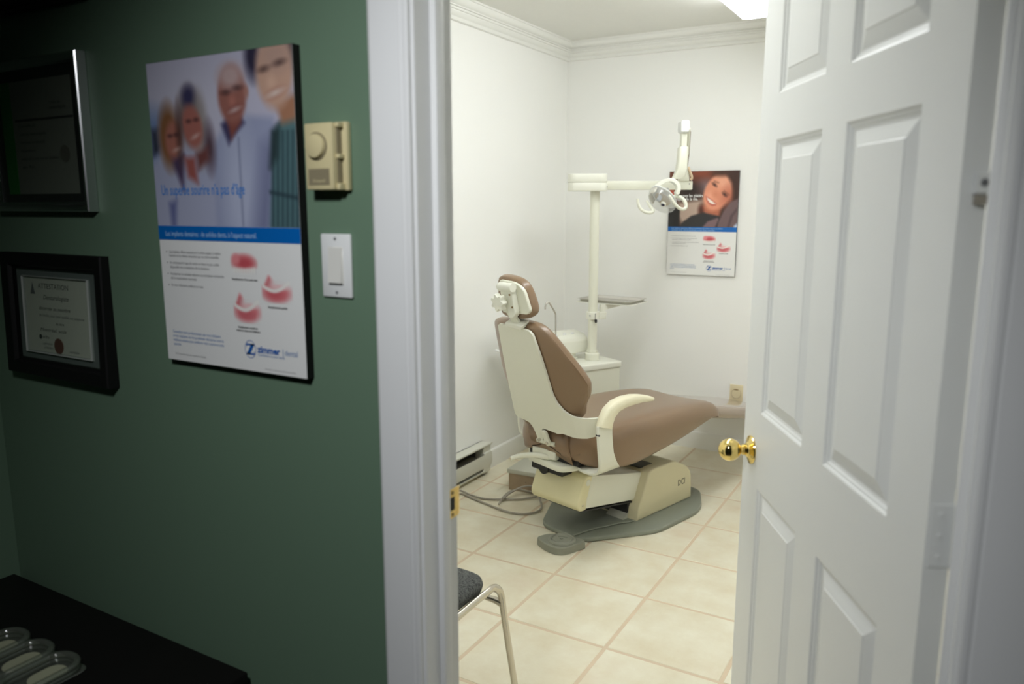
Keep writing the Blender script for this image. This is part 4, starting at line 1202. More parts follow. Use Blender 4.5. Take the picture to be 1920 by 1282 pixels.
# upholstery flap hanging at the back of the seat
fp = MB()
rows = []
for t in np.linspace(0, 1, 7):
    x = -0.105 + 0.225 * t
    rows.append([(x, -0.512 + 0.004 * t, 0.520 - 0.01 * t), (x + 0.010, -0.520 + 0.010 * t, 0.475 - 0.030 * t), (x + 0.018, -0.512 + 0.02 * t, 0.446 - 0.066 * t)])
fp.loft(rows, closed=False, cap=False)
fo = fp.build('seat_flap', M['brown'], CH, smooth=60)
md = fo.modifiers.new('solid', 'SOLIDIFY'); md.thickness = 0.004

# backrest: plane frame (x, s up the back, off forward)
LEAN = math.atan2(0.327, 0.945)
def bk_pt(x, s, off):
    # base point y=-0.545,z=0.462; up dir (-.327,.945); forward normal (.945,.327)
    return (x, -0.545 - 0.327 * s + 0.945 * off, 0.462 + 0.945 * s + 0.327 * off)
OB = 0.028
def shell():
    """cream rear shell with a tongue at the pivot and an arm sweeping out to the right armrest bracket"""
    upper = [(-0.100, 0.533), (-0.088, 0.540), (0.060, 0.531), (0.080, 0.526), (0.094, 0.510), (0.108, 0.405), (0.114, 0.340), (0.117, 0.290), (0.121, 0.242), (0.134, 0.207), (0.160, 0.178), (0.200, 0.155), (0.245, 0.142), (0.285, 0.136), (0.300, 0.135)]
    lower = [(0.300, 0.062), (0.285, 0.058), (0.240, 0.050), (0.200, 0.053), (0.160, 0.057), (0.128, 0.060), (0.097, 0.052), (0.045, 0.058), (0.016, 0.059), (0.008, 0.054), (0.002, 0.030), (-0.006, -0.010), (-0.016, -0.017), (-0.030, -0.016), (-0.037, -0.006),
             (-0.042, 0.030), (-0.050, 0.054), (-0.064, 0.072), (-0.090, 0.078), (-0.138, 0.088)]
    left = [(-0.143, 0.105), (-0.132, 0.26), (-0.115, 0.42)]
    pts = upper + lower + left
    def fwd(x):
        t = max(0.0, x - 0.165)
        return OB + 1.05 * t * t / 0.135 * 0.55 + 0.0
    bm = bmesh.new()
    vs = [bm.verts.new((p[0], p[1], 0)) for p in pts]
    f = bm.faces.new(vs)
    bmesh.ops.triangulate(bm, faces=[f])
    # cut to a grid so that the arm can bend
    for cut in np.arange(0.16, 0.30, 0.02):
        bmesh.ops.bisect_plane(bm, geom=bm.verts[:] + bm.edges[:] + bm.faces[:], plane_co=(cut, 0, 0), plane_no=(1, 0, 0))
    r = bmesh.ops.extrude_face_region(bm, geom=bm.faces[:])
    for v in [g for g in r['geom'] if isinstance(g, bmesh.types.BMVert)]: v.co.z = 1.0
    for v in bm.verts:
        x, s, k = v.co
        v.co = bk_pt(x, s, fwd(x) - 0.006 + 0.010 * (1 - k))
    bmesh.ops.recalc_face_normals(bm, faces=bm.faces)
    me = bpy.data.meshes.new('backrest_shell'); bm.to_mesh(me); bm.free()
    return me
so = link('backrest_shell', shell(), M['cream'], CH, smooth=35)
# second lug beside the tongue with pivot bolts
lug = [(0.008, 0.052), (0.024, 0.054), (0.034, 0.046), (0.041, -0.006), (0.034, -0.020), (0.020, -0.021), (0.012, -0.010)]
def plate_on_back(pts, off0, off1, name, m, parent, bev=0):
    mb = MB()
    mb.loft([[bk_pt(x, s, off0) for x, s in pts], [bk_pt(x, s, off1) for x, s in pts]])
    return mb.build(name, m, parent, bev=bev)
plate_on_back(round_poly(lug, 0.008), OB - 0.016, OB - 0.004, 'pivot_lug', M['cream'], CH, 0.002)
for px in (-0.024, 0.027):
    MB().cyl(bk_pt(px, -0.004, OB - 0.021), bk_pt(px, -0.004, OB), 0.007, 14).build('pivot_bolt', M['steel'], CH)
MB().cyl((-0.045, -0.516, 0.458), (0.055, -0.512, 0.456), 0.010, 14).build('pivot_bar', M['cream'], CH)
# socket plate at the top of the shell
# backrest cushion: back slope from shell edge out to a piped rim, then the front pad
def rim(t, k):
    return t
inner = [(-0.098, 0.536), (-0.02, 0.537), (0.062, 0.531), (0.088, 0.520), (0.100, 0.46), (0.108, 0.395), (0.114, 0.33), (0.119, 0.26), (0.127, 0.225), (0.145, 0.195), (0.165, 0.172), (0.180, 0.158), (0.10, 0.085), (-0.02, 0.02), (-0.12, 0.03), (-0.145, 0.09), (-0.142, 0.15), (-0.132, 0.26), (-0.122, 0.35), (-0.110, 0.45)]
rim_ = [(-0.196, 0.515, .095), (-0.09, 0.543, .065), (0.055, 0.548, .055), (0.118, 0.527, .06), (0.176, 0.468, .06), (0.220, 0.412, .06), (0.255, 0.365, .062), (0.286, 0.310, .065), (0.288, 0.285, .066), (0.270, 0.238, .07), (0.228, 0.180, .075), (0.200, 0.120, .08), (0.10, 0.075, .085), (-0.02, 0.055, .080), (-0.105, 0.065, .080), (-0.165, 0.115, .090), (-0.222, 0.19, .1), (-0.240, 0.26, .1), (-0.232, 0.35, .1), (-0.220, 0.46, .1)]
inner = [(v.x, v.y) for v in catmull([Vector((a, b, 0)) for a, b in inner], 3, True)]
rim_ = [(v.x, v.y, v.z) for v in catmull([Vector(q) for q in rim_], 3, True)]
def blend(t, fo):
    return [bk_pt(a[0] + (b[0] - a[0]) * t, a[1] + (b[1] - a[1]) * t, (OB + 0.004) + (b[2] - OB - 0.004) * fo) for a, b in zip(inner, rim_)]
rimf = [bk_pt(b[0], b[1], b[2] + 0.026) for b in rim_]
rim0 = [bk_pt(b[0] * 1.0, b[1], b[2]) for b in rim_]
cen = lambda k, dof: [bk_pt(b[0] * k, 0.29 + (b[1] - 0.29) * k, b[2] + dof) for b in rim_]
secs = [cen(0.1, -0.03) if False else [bk_pt(a[0] * 0.5, 0.29 + (a[1] - 0.29) * 0.5, OB + 0.006) for a in inner], [bk_pt(a[0] * 0.97, 0.29 + (a[1] - 0.29) * 0.97, OB + 0.005) for a in inner], blend(0.5, 0.42), blend(0.94, 0.90), rim0, rimf, cen(0.94, 0.040), cen(0.75, 0.030), cen(0.4, 0.012)]
MB().loft(secs).build('backrest_cushion', M['brown'], CH, smooth=65, sub=1)
rimmid = [bk_pt(b[0] * 1.004, 0.29 + (b[1] - 0.29) * 1.004, b[2] + 0.004) for b in rim_]
MB().tube(catmull([Vector(bk_pt(b[0] * 0.985, 0.29 + (b[1] - 0.29) * 0.985, b[2] + 0.002)) for b in rim_[9:34:2]], 4), 0.003, 8).build('backrest_piping', M['brown'], CH)
# headrest post and socket
sock = [(-0.046, 0.538), (-0.040, 0.557), (0.056, 0.551), (0.046, 0.531)]
MB().loft([[bk_pt(x, s, 0.012) for x, s in sock], [bk_pt(x, s + 0.004, 0.060) for x, s in sock]]).build('headrest_socket', M['cream_light'], CH, bev=0.004)
hs = lambda x, s, off: (x, -0.70 - math.sin(R(8)) * s + math.cos(R(8)) * off, 1.0 + math.cos(R(8)) * s + math.sin(R(8)) * off)
MB().loft([[bk_pt(x, 0.54, o) for x, o in ((-0.018, 0.026), (0.024, 0.026), (0.024, 0.040), (-0.018, 0.040))],
           [bk_pt(x, 0.565, o) for x, o in ((-0.018, 0.026), (0.024, 0.026), (0.024, 0.040), (-0.018, 0.040))],
           [hs(x, 0.040, o) for x, o in ((-0.016, -0.026), (0.022, -0.026), (0.022, -0.012), (-0.016, -0.012))],
           [hs(x, 0.075, o) for x, o in ((-0.016, -0.026), (0.022, -0.026), (0.022, -0.012), (-0.016, -0.012))]]).build('headrest_post', M['cream'], CH, bev=0.002)
# headrest bracket, star knob, cushion, plate
HXC = 0.012
hbr = MB()
hbr.loft([[hs(x, s, o) for x, s in round_poly([(-0.002, 0.150), (0.032, 0.156), (0.046, 0.040), (0.030, 0.022), (0.006, 0.024)], 0.010)] for o in (-0.034, -0.006)])
hbo = hbr.build('headrest_bracket', M['cream_light'], CH, bev=0.003)
for s in (0.118, 0.068):
    MB().cyl(hs(0.024 + (0.118 - s) * 0.18, s, -0.0365), hs(0.024 + (0.118 - s) * 0.18, s, -0.030), 0.0042, 10).build('bracket_screw', M['outlet_slot'], hbo)
MB().cyl(hs(-0.030, 0.147, -0.030), hs(0.044, 0.147, -0.030), 0.018, 20).build('hinge_barrel', M['cream_light'], CH)
MB().lathe([(0, 0), (0.010, 0), (0.013, 0.004), (0.012, 0.010), (0.008, 0.014), (0, 0.015)], hs(-0.030, 0.146, -0.030), (-1, 0, 0), 18).build('hinge_button', M['cream'], CH)
kn_pts = []
for k in range(70):
    a = 2 * PI * k / 70
    rr = 0.031 + 0.0058 * math.cos(7 * a)
    kn_pts.append((rr * math.cos(a), rr * math.sin(a)))
kc, ks = -0.012, 0.090
kmb = MB()
def star(scale, o): return [hs(kc + u * scale, ks + w * scale, o) for u, w in kn_pts]
kmb.loft([star(0.5, -0.034), star(0.55, -0.046), star(0.96, -0.050), star(1.0, -0.054), star(1.0, -0.070), star(0.95, -0.074), star(0.5, -0.074)])
kmb.build('star_knob', M['cream_light'], CH, smooth=40)
hc_o = [(-0.085, 0.182), (-0.04, 0.184), (0.022, 0.176), (0.058, 0.160), (0.078, 0.134), (0.092, 0.100), (0.103, 0.060), (0.104, 0.040), (0.085, 0.018), (0.040, 0.006), (-0.02, 0.004), (-0.07, 0.010), (-0.092, 0.03), (-0.094, 0.07), (-0.092, 0.13)]
hcm = (0.004, 0.095)
def hc(k, o, shift=0): return [hs(hcm[0] + (x - hcm[0]) * k, hcm[1] + (s - hcm[1]) * k, o) for x, s in hc_o]
MB().loft([hc(0.6, 0.004), hc(0.88, 0.004), hc(0.97, 0.009), hc(1.0, 0.022), hc(1.0, 0.040), hc(0.95, 0.054), hc(0.75, 0.058), hc(0.4, 0.052)]).build('headrest_cushion', M['brown'], CH, smooth=65, sub=1)
hpl = round_poly([(-0.064, 0.168), (0.035, 0.162), (0.082, 0.136), (0.108, 0.052), (0.090, 0.036), (-0.064, 0.032)], [0.015, 0.04, 0.03, 0.015, 0.015, 0.015])
hpl = [(x * 0.93 + 0.0, s) for x, s in hpl]
MB().loft([[hs(x, s, -0.006) for x, s in hpl], [hs(x, s, 0.010) for x, s in hpl]]).build('headrest_plate', M['cream'], CH, bev=0.003)
for x, s in ((-0.012, 0.157), (0.043, 0.045)):
    MB().cyl(hs(x, s, -0.0075), hs(x, s, -0.004), 0.003, 10).build('plate_screw', M['outlet_slot'], CH)

# J-shaped armrest brackets and ivory armrests
def j_bracket(sg, dy=0.0):
    sq = lambda z: z if (sg > 0 or z > 0.47) else 0.376 + (z - 0.359) * 0.85
    path = [(x_, sq(z_)) for x_, z_ in ((0.300, 0.590), (0.300, 0.545), (0.301, 0.500), (0.300, 0.462), (0.297, 0.430), (0.290, 0.402), (0.275, 0.380), (0.252, 0.367), (0.222, 0.361), (0.180, 0.359), (0.120, 0.359))]
    rear = [dy + q for q in (-0.532, -0.530, -0.526, -0.520, -0.512, -0.504, -0.496, -0.490, -0.485, -0.478, -0.455)]
    if sg < 0: rear = [dy - 0.523] * 6 + [dy - 0.515, dy - 0.505] + rear[8:]
    front = [dy + q for q in (-0.442, -0.440, -0.436, -0.428, -0.410, -0.385, -0.352, -0.325, -0.312, -0.312, -0.330)]
    mb = MB()
    rows = []
    n_ = len(path)
    for i, ((x, z), a, b) in enumerate(zip(path, rear, front)):
        p, q = path[max(0, i - 1)], path[min(n_ - 1, i + 1)]
        tx, tz = q[0] - p[0], q[1] - p[1]
        L = math.hypot(tx, tz)
        nx, nz = -tz / L * 0.006, tx / L * 0.006
        rows.append([(x + nx, a, z + nz), (x + nx, b, z + nz), (x - nx, b, z - nz), (x - nx, a, z - nz)])
    mb.loft(rows)
    if sg < 0: mb.mirror_x()
    return mb.build('armrest_bracket', M['cream'], CH, smooth=35, bev=0.003)
def armrest(sg, dy=0.0):
    # centre line (y,z) with half-height, half-width
    path = [(-0.487, 0.578, 0.041, 0.020), (-0.479, 0.606, 0.038, 0.021), (-0.460, 0.634, 0.033, 0.023), (-0.425, 0.655, 0.027, 0.025), (-0.375, 0.664, 0.024, 0.026), (-0.315, 0.664, 0.022, 0.026), (-0.255, 0.659, 0.017, 0.025), (-0.20, 0.649, 0.012, 0.023), (-0.178, 0.644, 0.0085, 0.020)]
    mb = MB()
    rows = []
    n_ = len(path)
    for i, (y, z, hh, hw) in enumerate(path):
        p, q = path[max(0, i - 1)], path[min(n_ - 1, i + 1)]
        ty, tz = q[0] - p[0], q[1] - p[1]
        L = math.hypot(ty, tz)
        ny, nz = -tz / L, ty / L
        row = []
        for k in range(16):
            a = 2 * PI * k / 16
            c, s_ = math.cos(a), math.sin(a)
            ex = abs(c) ** 0.6 * (1 if c > 0 else -1) * hw
            ez = abs(s_) ** 0.6 * (1 if s_ > 0 else -1) * hh
            row.append((0.300 + ex, dy + y + ny * ez, z + nz * ez))
        rows.append(row)
    mb.loft(rows)
    if sg < 0: mb.mirror_x()
    return mb.build('armrest', M['ivory'], CH, smooth=50)
for sg in (1, -1):
    b_ = j_bracket(sg, 0.0 if sg > 0 else 0.140)
    armrest(sg, 0.0 if sg > 0 else 0.140)
MB().cyl((0.292, -0.528, 0.553), (0.310, -0.528, 0.553), 0.0035, 10).build('bracket_screw', M['black'], CH)

# ------------------------------------------------------------------ foot pedal with its cord
fpd = thing('foot_pedal', 'grey foot pedal on the tiles in front of the chair floor plate', 'pedal', (0.300, 1.775, 0.0))
pd = round_poly([(-0.110, -0.012), (-0.082, 0.042), (-0.020, 0.072), (0.045, 0.070), (0.090, 0.064), (0.097, 0.046), (0.080, 0.010), (0.066, -0.030), (0.038, -0.068), (0.003, -0.073), (-0.040, -0.060), (-0.082, -0.036)],
                [0.014, 0.02, 0.03, 0.02, 0.010, 0.010, 0.02, 0.03, 0.03, 0.03, 0.03, 0.02])
MB().loft([[(x, y, 0.001) for x, y in pd], [(x * 0.985, y * 0.985, 0.030) for x, y in pd], [(x * 0.955, y * 0.955, 0.0335) for x, y in pd], [(x * 0.5, y * 0.5, 0.0345) for x, y in pd]]).build('pedal_base', M['pedal_grey'], fpd, smooth=28)
MB().lathe([(0.0, 0.030), (0.060, 0.030), (0.060, 0.0375), (0.0575, 0.043), (0.052, 0.0455), (0.0475, 0.044), (0.0445, 0.041), (0.041, 0.0445), (0.0, 0.047)], (0.006, 0.006, 0.0), (0, 0, 1), 40).build('pedal_disc', M['pedal_grey'], fpd, smooth=22)
MB().prism([(-0.022, -0.004), (0.0, 0.003), (0.022, 0.003), (0.0, 0.007)], 0.0460, 0.0482, 'z', mtx=Matrix.Translation((0.008, 0.012, 0))).prism([(-0.010, -0.010), (0.002, -0.016), (0.008, -0.008), (0.002, -0.013)], 0.0460, 0.0482, 'z', mtx=Matrix.Translation((0.008, 0.006, 0))).build('pedal_arrow', M['base_grey'], fpd, smooth=0)
MB().tube([(0.015, 0.066, 0.022), (0.020, 0.082, 0.030), (0.035, 0.118, 0.031), (0.065, 0.190, 0.029), (0.100, 0.245, 0.0285), (0.140, 0.31, 0.0285), (0.180, 0.352, 0.030), (0.198, 0.362, 0.036)], 0.0038, 8, smooth=8).build('pedal_cord', M['base_grey'], fpd)

# ------------------------------------------------------------------ CABINET, CUSPIDOR, LAMP, TRAY
CA = R(90 - 28)      # local x runs along the visible face toward the far corner
cab = thing('dental_cabinet', 'grey cream cabinet with rounded top behind the dental chair', 'cabinet', (0.110, 2.900, 0.0), CA)
# local: x = along face (0 at the far right corner, negative toward the camera), y = into the cabinet (positive to the left wall)
MB().box(-0.416, -0.004, 0.004, 0.300, 0.0, 0.578, 0.003, 1).build('cabinet_body', M['cream'], cab)
MB().box(-0.422, 0.002, -0.003, 0.306, 0.576, 0.610, 0.006, 3).build('countertop', M['cream_light'], cab)
def cw(u, v, z):
    """cabinet frame to world; v positive out of the face"""
    c, s = math.cos(CA), math.sin(CA)
    return (0.110 + u * c + v * s, 2.900 + u * s - v * c, z)

cu = thing('cuspidor_unit', 'cream spittoon unit with bent steel faucet on the cabinet top', 'cuspidor', cw(0, 0, 0.611), CA)
MB().cyl((-0.205, 0.215, 0.0), (-0.205, 0.215, 0.007), 0.050, 28).cyl((-0.205, 0.215, 0.006), (-0.205, 0.215, 0.045), 0.040, 28).build('stand', M['cream_light'], cu)
cs = [(0.160, 0.036), (0.157, 0.104), (0.164, 0.122), (0.190, 0.138), (0.285, 0.150), (0.300, 0.142), (0.300, 0.036)]
MB().prism(round_poly(cs, 0.005), -0.440, -0.114, 'x', 0.003, 2).build('unit_body', M['cream_light'], cu, smooth=40)
MB().tube([(-0.312, 0.190, 0.136), (-0.312, 0.190, 0.20), (-0.313, 0.190, 0.250), (-0.317, 0.190, 0.268), (-0.340, 0.191, 0.305), (-0.352, 0.192, 0.322), (-0.363, 0.193, 0.328), (-0.374, 0.194, 0.322), (-0.379, 0.195, 0.308), (-0.379, 0.195, 0.292)], 0.0048, 10, smooth=5).build('faucet', M['steel'], cu)
MB().lathe([(0, 0), (0.012, 0), (0.012, 0.006), (0, 0.007)], (-0.312, 0.190, 0.1375), (0, 0, 1), 18).build('faucet_collar', M['switch'], cu)
for u in (-0.245, -0.190):
    MB().lathe([(0, 0), (0.009, 0), (0.0085, 0.009), (0.004, 0.012), (0, 0.012)], (u, 0.20, 0.138), (0, 0, 1), 16).build('valve_button', M['switch'], cu)
MB().cyl((-0.250, 0.1600, 0.046), (-0.250, 0.1555, 0.046), 0.004, 10).build('screw', M['outlet_slot'], cu)
bowl = [(0.0, 0.05), (0.05, 0.052), (0.088, 0.075), (0.102, 0.108), (0.106, 0.110), (0.106, 0.104), (0.092, 0.066), (0.055, 0.042), (0.0, 0.040)]
MB().lathe(bowl, (-0.545, 0.215, 0.018), (0, 0, 1), 36).build('bowl', M['switch'], cu)
MB().tube([(-0.62, 0.19, 0.075), (-0.665, 0.19, 0.085), (-0.680, 0.205, 0.092), (-0.672, 0.225, 0.090), (-0.65, 0.23, 0.085), (-0.62, 0.22, 0.078)], 0.006, 8, smooth=6).build('hose_hook', M['switch'], cu)

# dental lamp: local x to the camera's right, y away from the camera
LA = R(30)
PB = cw(-0.1136, -0.1163, 0.611)
dl = thing('dental_light', 'cream dental lamp on a tall pole with jointed arm above the chair', 'lamp', PB, LA)
zb = -0.611
Zh = lambda z: z + zb
MB().lathe([(0, 0), (0.040, 0), (0.040, 0.036), (0.034, 0.040), (0.031, 0.040), (0.031, 0.050), (0.029, 0.052), (0.029, 0.058), (0, 0.058)], (0, 0, 0), (0, 0, 1), 36).build('pole_collar', M['cream'], dl, smooth=30)
MB().cyl((0, 0, 0.05), (0, 0, Zh(1.54)), 0.0255, 32).build('pole', M['cream'], dl)
hb = MB()
for z0, z1 in ((1.534, 1.578), (1.5798, 1.624)):
    hb.prism(rrect(-0.148, 0.060, -0.075, 0.055, 0.040), Zh(z0), Zh(z1), 'z', 0.0035, 2)
hb.prism(rrect(-0.144, 0.056, -0.071, 0.051, 0.038), Zh(1.579), Zh(1.584), 'z')
hb.build('pivot_box', M['cream_light'], dl, smooth=40)
MB().box(0.05, 0.520, -0.022, 0.022, Zh(1.541), Zh(1.588), 0.004, 2).build('horizontal_arm', M['cream'], dl)
MB().cyl((0.060, -0.024, Zh(1.556)), (0.060, -0.020, Zh(1.556)), 0.004, 10).build('arm_screw', M['black'], dl)
MB().cyl((0.502, -0.023, Zh(1.572)), (0.502, -0.021, Zh(1.572)), 0.0035, 10).build('arm_screw', M['text_grey'], dl)
# rear link rising from the arm end to the head of the pantograph
MB().box(0.448, 0.500, -0.028, 0.028, Zh(1.586), Zh(1.650), 0.004, 2).build('elbow_block', M['cream'], dl)
MB().tube([(0.480, 0.0, Zh(1.64)), (0.470, -0.09, Zh(1.73)), (0.452, -0.175, Zh(1.845))], 0.014, 12, ry=0.8).build('rear_link', M['cream'], dl)
MB().tube([(0.486, 0.004, Zh(1.63)), (0.476, -0.09, Zh(1.72)), (0.462, -0.168, Zh(1.83))], 0.005, 8).build('rear_cord', M['brown'], dl)
MB().tube([(0.490, -0.03, Zh(1.66)), (0.500, -0.034, Zh(1.635)), (0.512, -0.03, Zh(1.606)), (0.507, -0.026, Zh(1.592))], 0.007, 8, smooth=5).build('elbow_cord', mat('beige_cord', (0.62, 0.48, 0.33), 0.6), dl)
MB().prism(rrect(0.403, 0.446, Zh(1.821), Zh(1.881), 0.011), -0.230, -0.145, 'y', 0.006, 3).build('knuckle_cap', M['switch'], dl, smooth=40)
MB().box(0.4115, 0.4395, -0.213, -0.167, Zh(1.745), Zh(1.826), 0.003, 2).build('front_post', M['cream'], dl)
sl = MB()
secs = []
for z, x0, x1, y0, y1 in ((1.752, 0.404, 0.444, -0.220, -0.160), (1.748, 0.401, 0.447, -0.223, -0.157), (1.690, 0.399, 0.446, -0.224, -0.156), (1.640, 0.394, 0.446, -0.226, -0.154), (1.610, 0.382, 0.440, -0.222, -0.158), (1.592, 0.372, 0.424, -0.216, -0.164)):
    secs.append([(x, y, Zh(z)) for x, y in rrect(x0, x1, y0, y1, 0.012, 4)])
sl.loft(secs)
sl.build('front_sleeve', M['cream'], dl, smooth=40)
# yoke: broad C-shaped band over the head
yk = [(0.268, -0.19, 1.520), (0.285, -0.19, 1.545), (0.310, -0.19, 1.568), (0.340, -0.19, 1.583), (0.366, -0.19, 1.586), (0.388, -0.195, 1.576), (0.402, -0.20, 1.557), (0.404, -0.205, 1.538), (0.398, -0.21, 1.522)]
ymb = MB()
rows = []
ykv = catmull([Vector((a, b, Zh(c))) for a, b, c in yk], 4)
for i, p in enumerate(ykv):
    t = (ykv[min(i + 1, len(ykv) - 1)] - ykv[max(0, i - 1)]).normalized()
    nn = Vector((-t.z, 0, t.x)).normalized()
    hw = 0.020 + 0.012 * math.sin(PI * i / (len(ykv) - 1))
    rows.append([tuple(p + nn * a + Vector((0, b, 0))) for a, b in ((0.0095, -hw), (0.0095, hw), (-0.0095, hw), (-0.0095, -hw))])
ymb.loft(rows)
ymb.build('yoke', M['cream_light'], dl, smooth=50, bev=0.003)
MB().cyl((0.398, -0.236, Zh(1.523)), (0.398, -0.180, Zh(1.523)), 0.010, 18).build('yoke_pivot', M['cream_light'], dl)
# lamp head: axis points down to the left and toward the viewer
AX = Vector((-0.42, -0.62, -0.66)).normalized()
HC = Vector((0.336, -0.195, Zh(1.505)))
up_ = Vector((0.60, 0.1, -0.55)); sx_ = (up_ - AX * up_.dot(AX)).normalized()     # long axis of the oval head, sloping down to the right
sy_ = AX.cross(sx_)
def oval(rx, ry, d): return [tuple(HC + AX * d + sx_ * math.cos(2 * PI * k / 36) * rx + sy_ * math.sin(2 * PI * k / 36) * ry) for k in range(36)]
MB().loft([oval(0.012, 0.010, -0.034), oval(0.030, 0.022, -0.030), oval(0.055, 0.036, -0.016), oval(0.078, 0.050, 0.0), oval(0.082, 0.053, 0.006), oval(0.079, 0.050, 0.008), oval(0.05, 0.03, -0.004), oval(0.02, 0.012, -0.010)]).build('head_housing', M['switch'], dl, smooth=50)
MB().loft([oval(0.014, 0.012, -0.030), oval(0.014, 0.012, -0.052), oval(0.011, 0.009, -0.056)]).build('head_stem', M['switch'], dl, smooth=40)
shm = MB()
shm.loft([oval(0.081, 0.052, 0.006), oval(0.083, 0.056, 0.024), oval(0.078, 0.055, 0.045), oval(0.066, 0.048, 0.060), oval(0.044, 0.034, 0.071), oval(0.014, 0.010, 0.076)])
shm.build('clear_shield', M['lamp_shield'], dl, smooth=60)
# reflector bowl, pale upper panel, bulb shield
MB().loft([oval(0.006, 0.004, 0.006), oval(0.030, 0.022, 0.010), oval(0.046, 0.034, 0.022), oval(0.044, 0.032, 0.023), oval(0.028, 0.020, 0.013), oval(0.004, 0.003, 0.009)]).build('reflector', M['reflector'], dl, smooth=50)
def hp_(a, b, d): return tuple(HC + AX * d + sx_ * a + sy_ * b)
pm = MB()
prow = []
for d in (0.010, 0.024, 0.038, 0.048):
    prow.append([hp_(0.070 * math.cos(t) - 0.006, 0.049 * math.sin(t), d) for t in np.linspace(R(150), R(262), 9)])
pm.loft(prow, closed=False, cap=False)
po = pm.build('reflector_panel', M['reflector_pale'], dl, smooth=50)
md = po.modifiers.new('solid', 'SOLIDIFY'); md.thickness = 0.002
MB().loft([[hp_(a, b, d) for a, b in ((-0.030, -0.006), (-0.010, -0.006), (-0.010, 0.008), (-0.030, 0.008))] for d in (0.018, 0.052)]).build('bulb_shield', M['bulb_shield'], dl, bev=0.001)
kc_ = HC + AX * 0.068 + sx_ * 0.006 + sy_ * 0.018
MB().lathe([(0, -0.008), (0.014, -0.006), (0.015, 0.002), (0.013, 0.005), (0.011, 0.005), (0.011, 0.003), (0, 0.003)], kc_, AX, 24).build('lens_bezel', M['cream_light'], dl, smooth=35)
MB().lathe([(0, 0.002), (0.0105, 0.002), (0.009, 0.006), (0, 0.0075)], kc_, AX, 24).build('lens_knob', M['lens_blue'], dl, smooth=35)
# two loop handles
MB().tube([(0.194, -0.235, Zh(1.492)), (0.196, -0.235, Zh(1.470)), (0.206, -0.235, Zh(1.446)), (0.226, -0.233, Zh(1.429)), (0.250, -0.23, Zh(1.422)), (0.269, -0.226, Zh(1.424)), (0.275, -0.222, Zh(1.433)), (0.268, -0.216, Zh(1.447)), (0.254, -0.21, Zh(1.468)), (0.245, -0.205, Zh(1.484))],
          [0.007, 0.0078, 0.0078, 0.0078, 0.008, 0.009, 0.010, 0.009, 0.0075, 0.006], 12, smooth=5).build('loop_handle', M['cream'], dl)
MB().tube([(0.347, -0.252, Zh(1.510)), (0.358, -0.252, Zh(1.497)), (0.371, -0.25, Zh(1.478)), (0.388, -0.246, Zh(1.459)), (0.408, -0.24, Zh(1.444)), (0.427, -0.234, Zh(1.439)), (0.441, -0.228, Zh(1.446)), (0.442, -0.222, Zh(1.467)), (0.431, -0.216, Zh(1.488)), (0.414, -0.21, Zh(1.500)), (0.395, -0.205, Zh(1.504)), (0.378, -0.2, Zh(1.502))],
          [0.007, 0.008, 0.0085, 0.0085, 0.0085, 0.009, 0.010, 0.0095, 0.009, 0.009], 12, smooth=5).build('loop_handle', M['cream'], dl)

# tray holder clamped to the pole, steel tray on top
tx, ty = PB[0], PB[1]
tr = thing('tray_holder', 'cream clamp ring and swivel arm on the lamp pole below the tray', 'bracket', (tx, ty, 0.84), LA)
MB().lathe([(0.0256, 0.0), (0.0345, 0.0), (0.036, 0.002), (0.036, 0.038), (0.0345, 0.040), (0.0256, 0.040)], (0, 0, 0), (0, 0, 1), 36).prism(rrect(0.030, 0.074, -0.016, 0.022, 0.010), 0.001, 0.039, 'z', 0.002, 1).build('clamp_ring', M['cream_light'], tr, smooth=35)
for v in tr.children[0].data.vertices[:0]: pass
MB().box(0.0095, 0.0115, -0.0372, -0.030, 0.004, 0.036).build('clamp_slit', M['black'], tr, smooth=0)
MB().tube([(0.012, -0.034, 0.002), (0.014, -0.036, -0.008), (0.014, -0.036, -0.018)], [0.006, 0.008, 0.004], 12).build('clamp_knob', M['black'], tr)
MB().cyl((-0.018, -0.0318, 0.022), (-0.020, -0.0355, 0.022), 0.0035, 10).build('clamp_screw', M['text_grey'], tr)
MB().cyl((0.054, 0.004, 0.036), (0.054, 0.004, 0.080), 0.017, 24).build('swivel_post', M['cream_light'], tr)
arm = MB()
arm.loft([[(0.060, y, z) for y, z in ((0.000, 0.048), (0.026, 0.048), (0.026, 0.078), (0.000, 0.078))], [(0.190, y + 0.055, z) for y, z in ((0.000, 0.074), (0.026, 0.074), (0.026, 0.080), (0.000, 0.080))]])
arm.build('swivel_arm', M['cream_light'], tr, bev=0.002)
TRZ = 0.9215
TC = (0.0, 3.012)
TM = Matrix.Rotation(R(-5), 4, 'Z')
def tloc(o): o.matrix_parent_inverse = Matrix()
inv = Matrix.Rotation(-LA, 4, 'Z') @ Matrix.Translation((-tx, -ty, -0.84))
pm = MB().prism(rrect(-0.172, 0.172, -0.118, 0.118, 0.02), 0.0, 0.004, 'z', 0.001, 1, mtx=inv @ Matrix.Translation((TC[0], TC[1], TRZ - 0.001)) @ TM)
pm.build('tray_plate', M['cream_light'], tr)
ty_ = thing('instrument_tray', 'shallow stainless steel tray lying on the holder by the lamp pole', 'tray', (TC[0], TC[1], TRZ + 0.0035), R(-5))
tm = MB()
def rr_(dx, dy, r, z): return [(x, y, z) for x, y in rrect(-dx, dx, -dy, dy, r, 5)]
tm.loft([rr_(0.140, 0.086, 0.01, 0.0), rr_(0.152, 0.098, 0.016, 0.0), rr_(0.160, 0.106, 0.02, 0.014), rr_(0.168, 0.114, 0.022, 0.0155), rr_(0.168, 0.114, 0.022, 0.0165), rr_(0.159, 0.105, 0.02, 0.0155), rr_(0.151, 0.097, 0.015, 0.0018), rr_(0.10, 0.06, 0.01, 0.0018)])
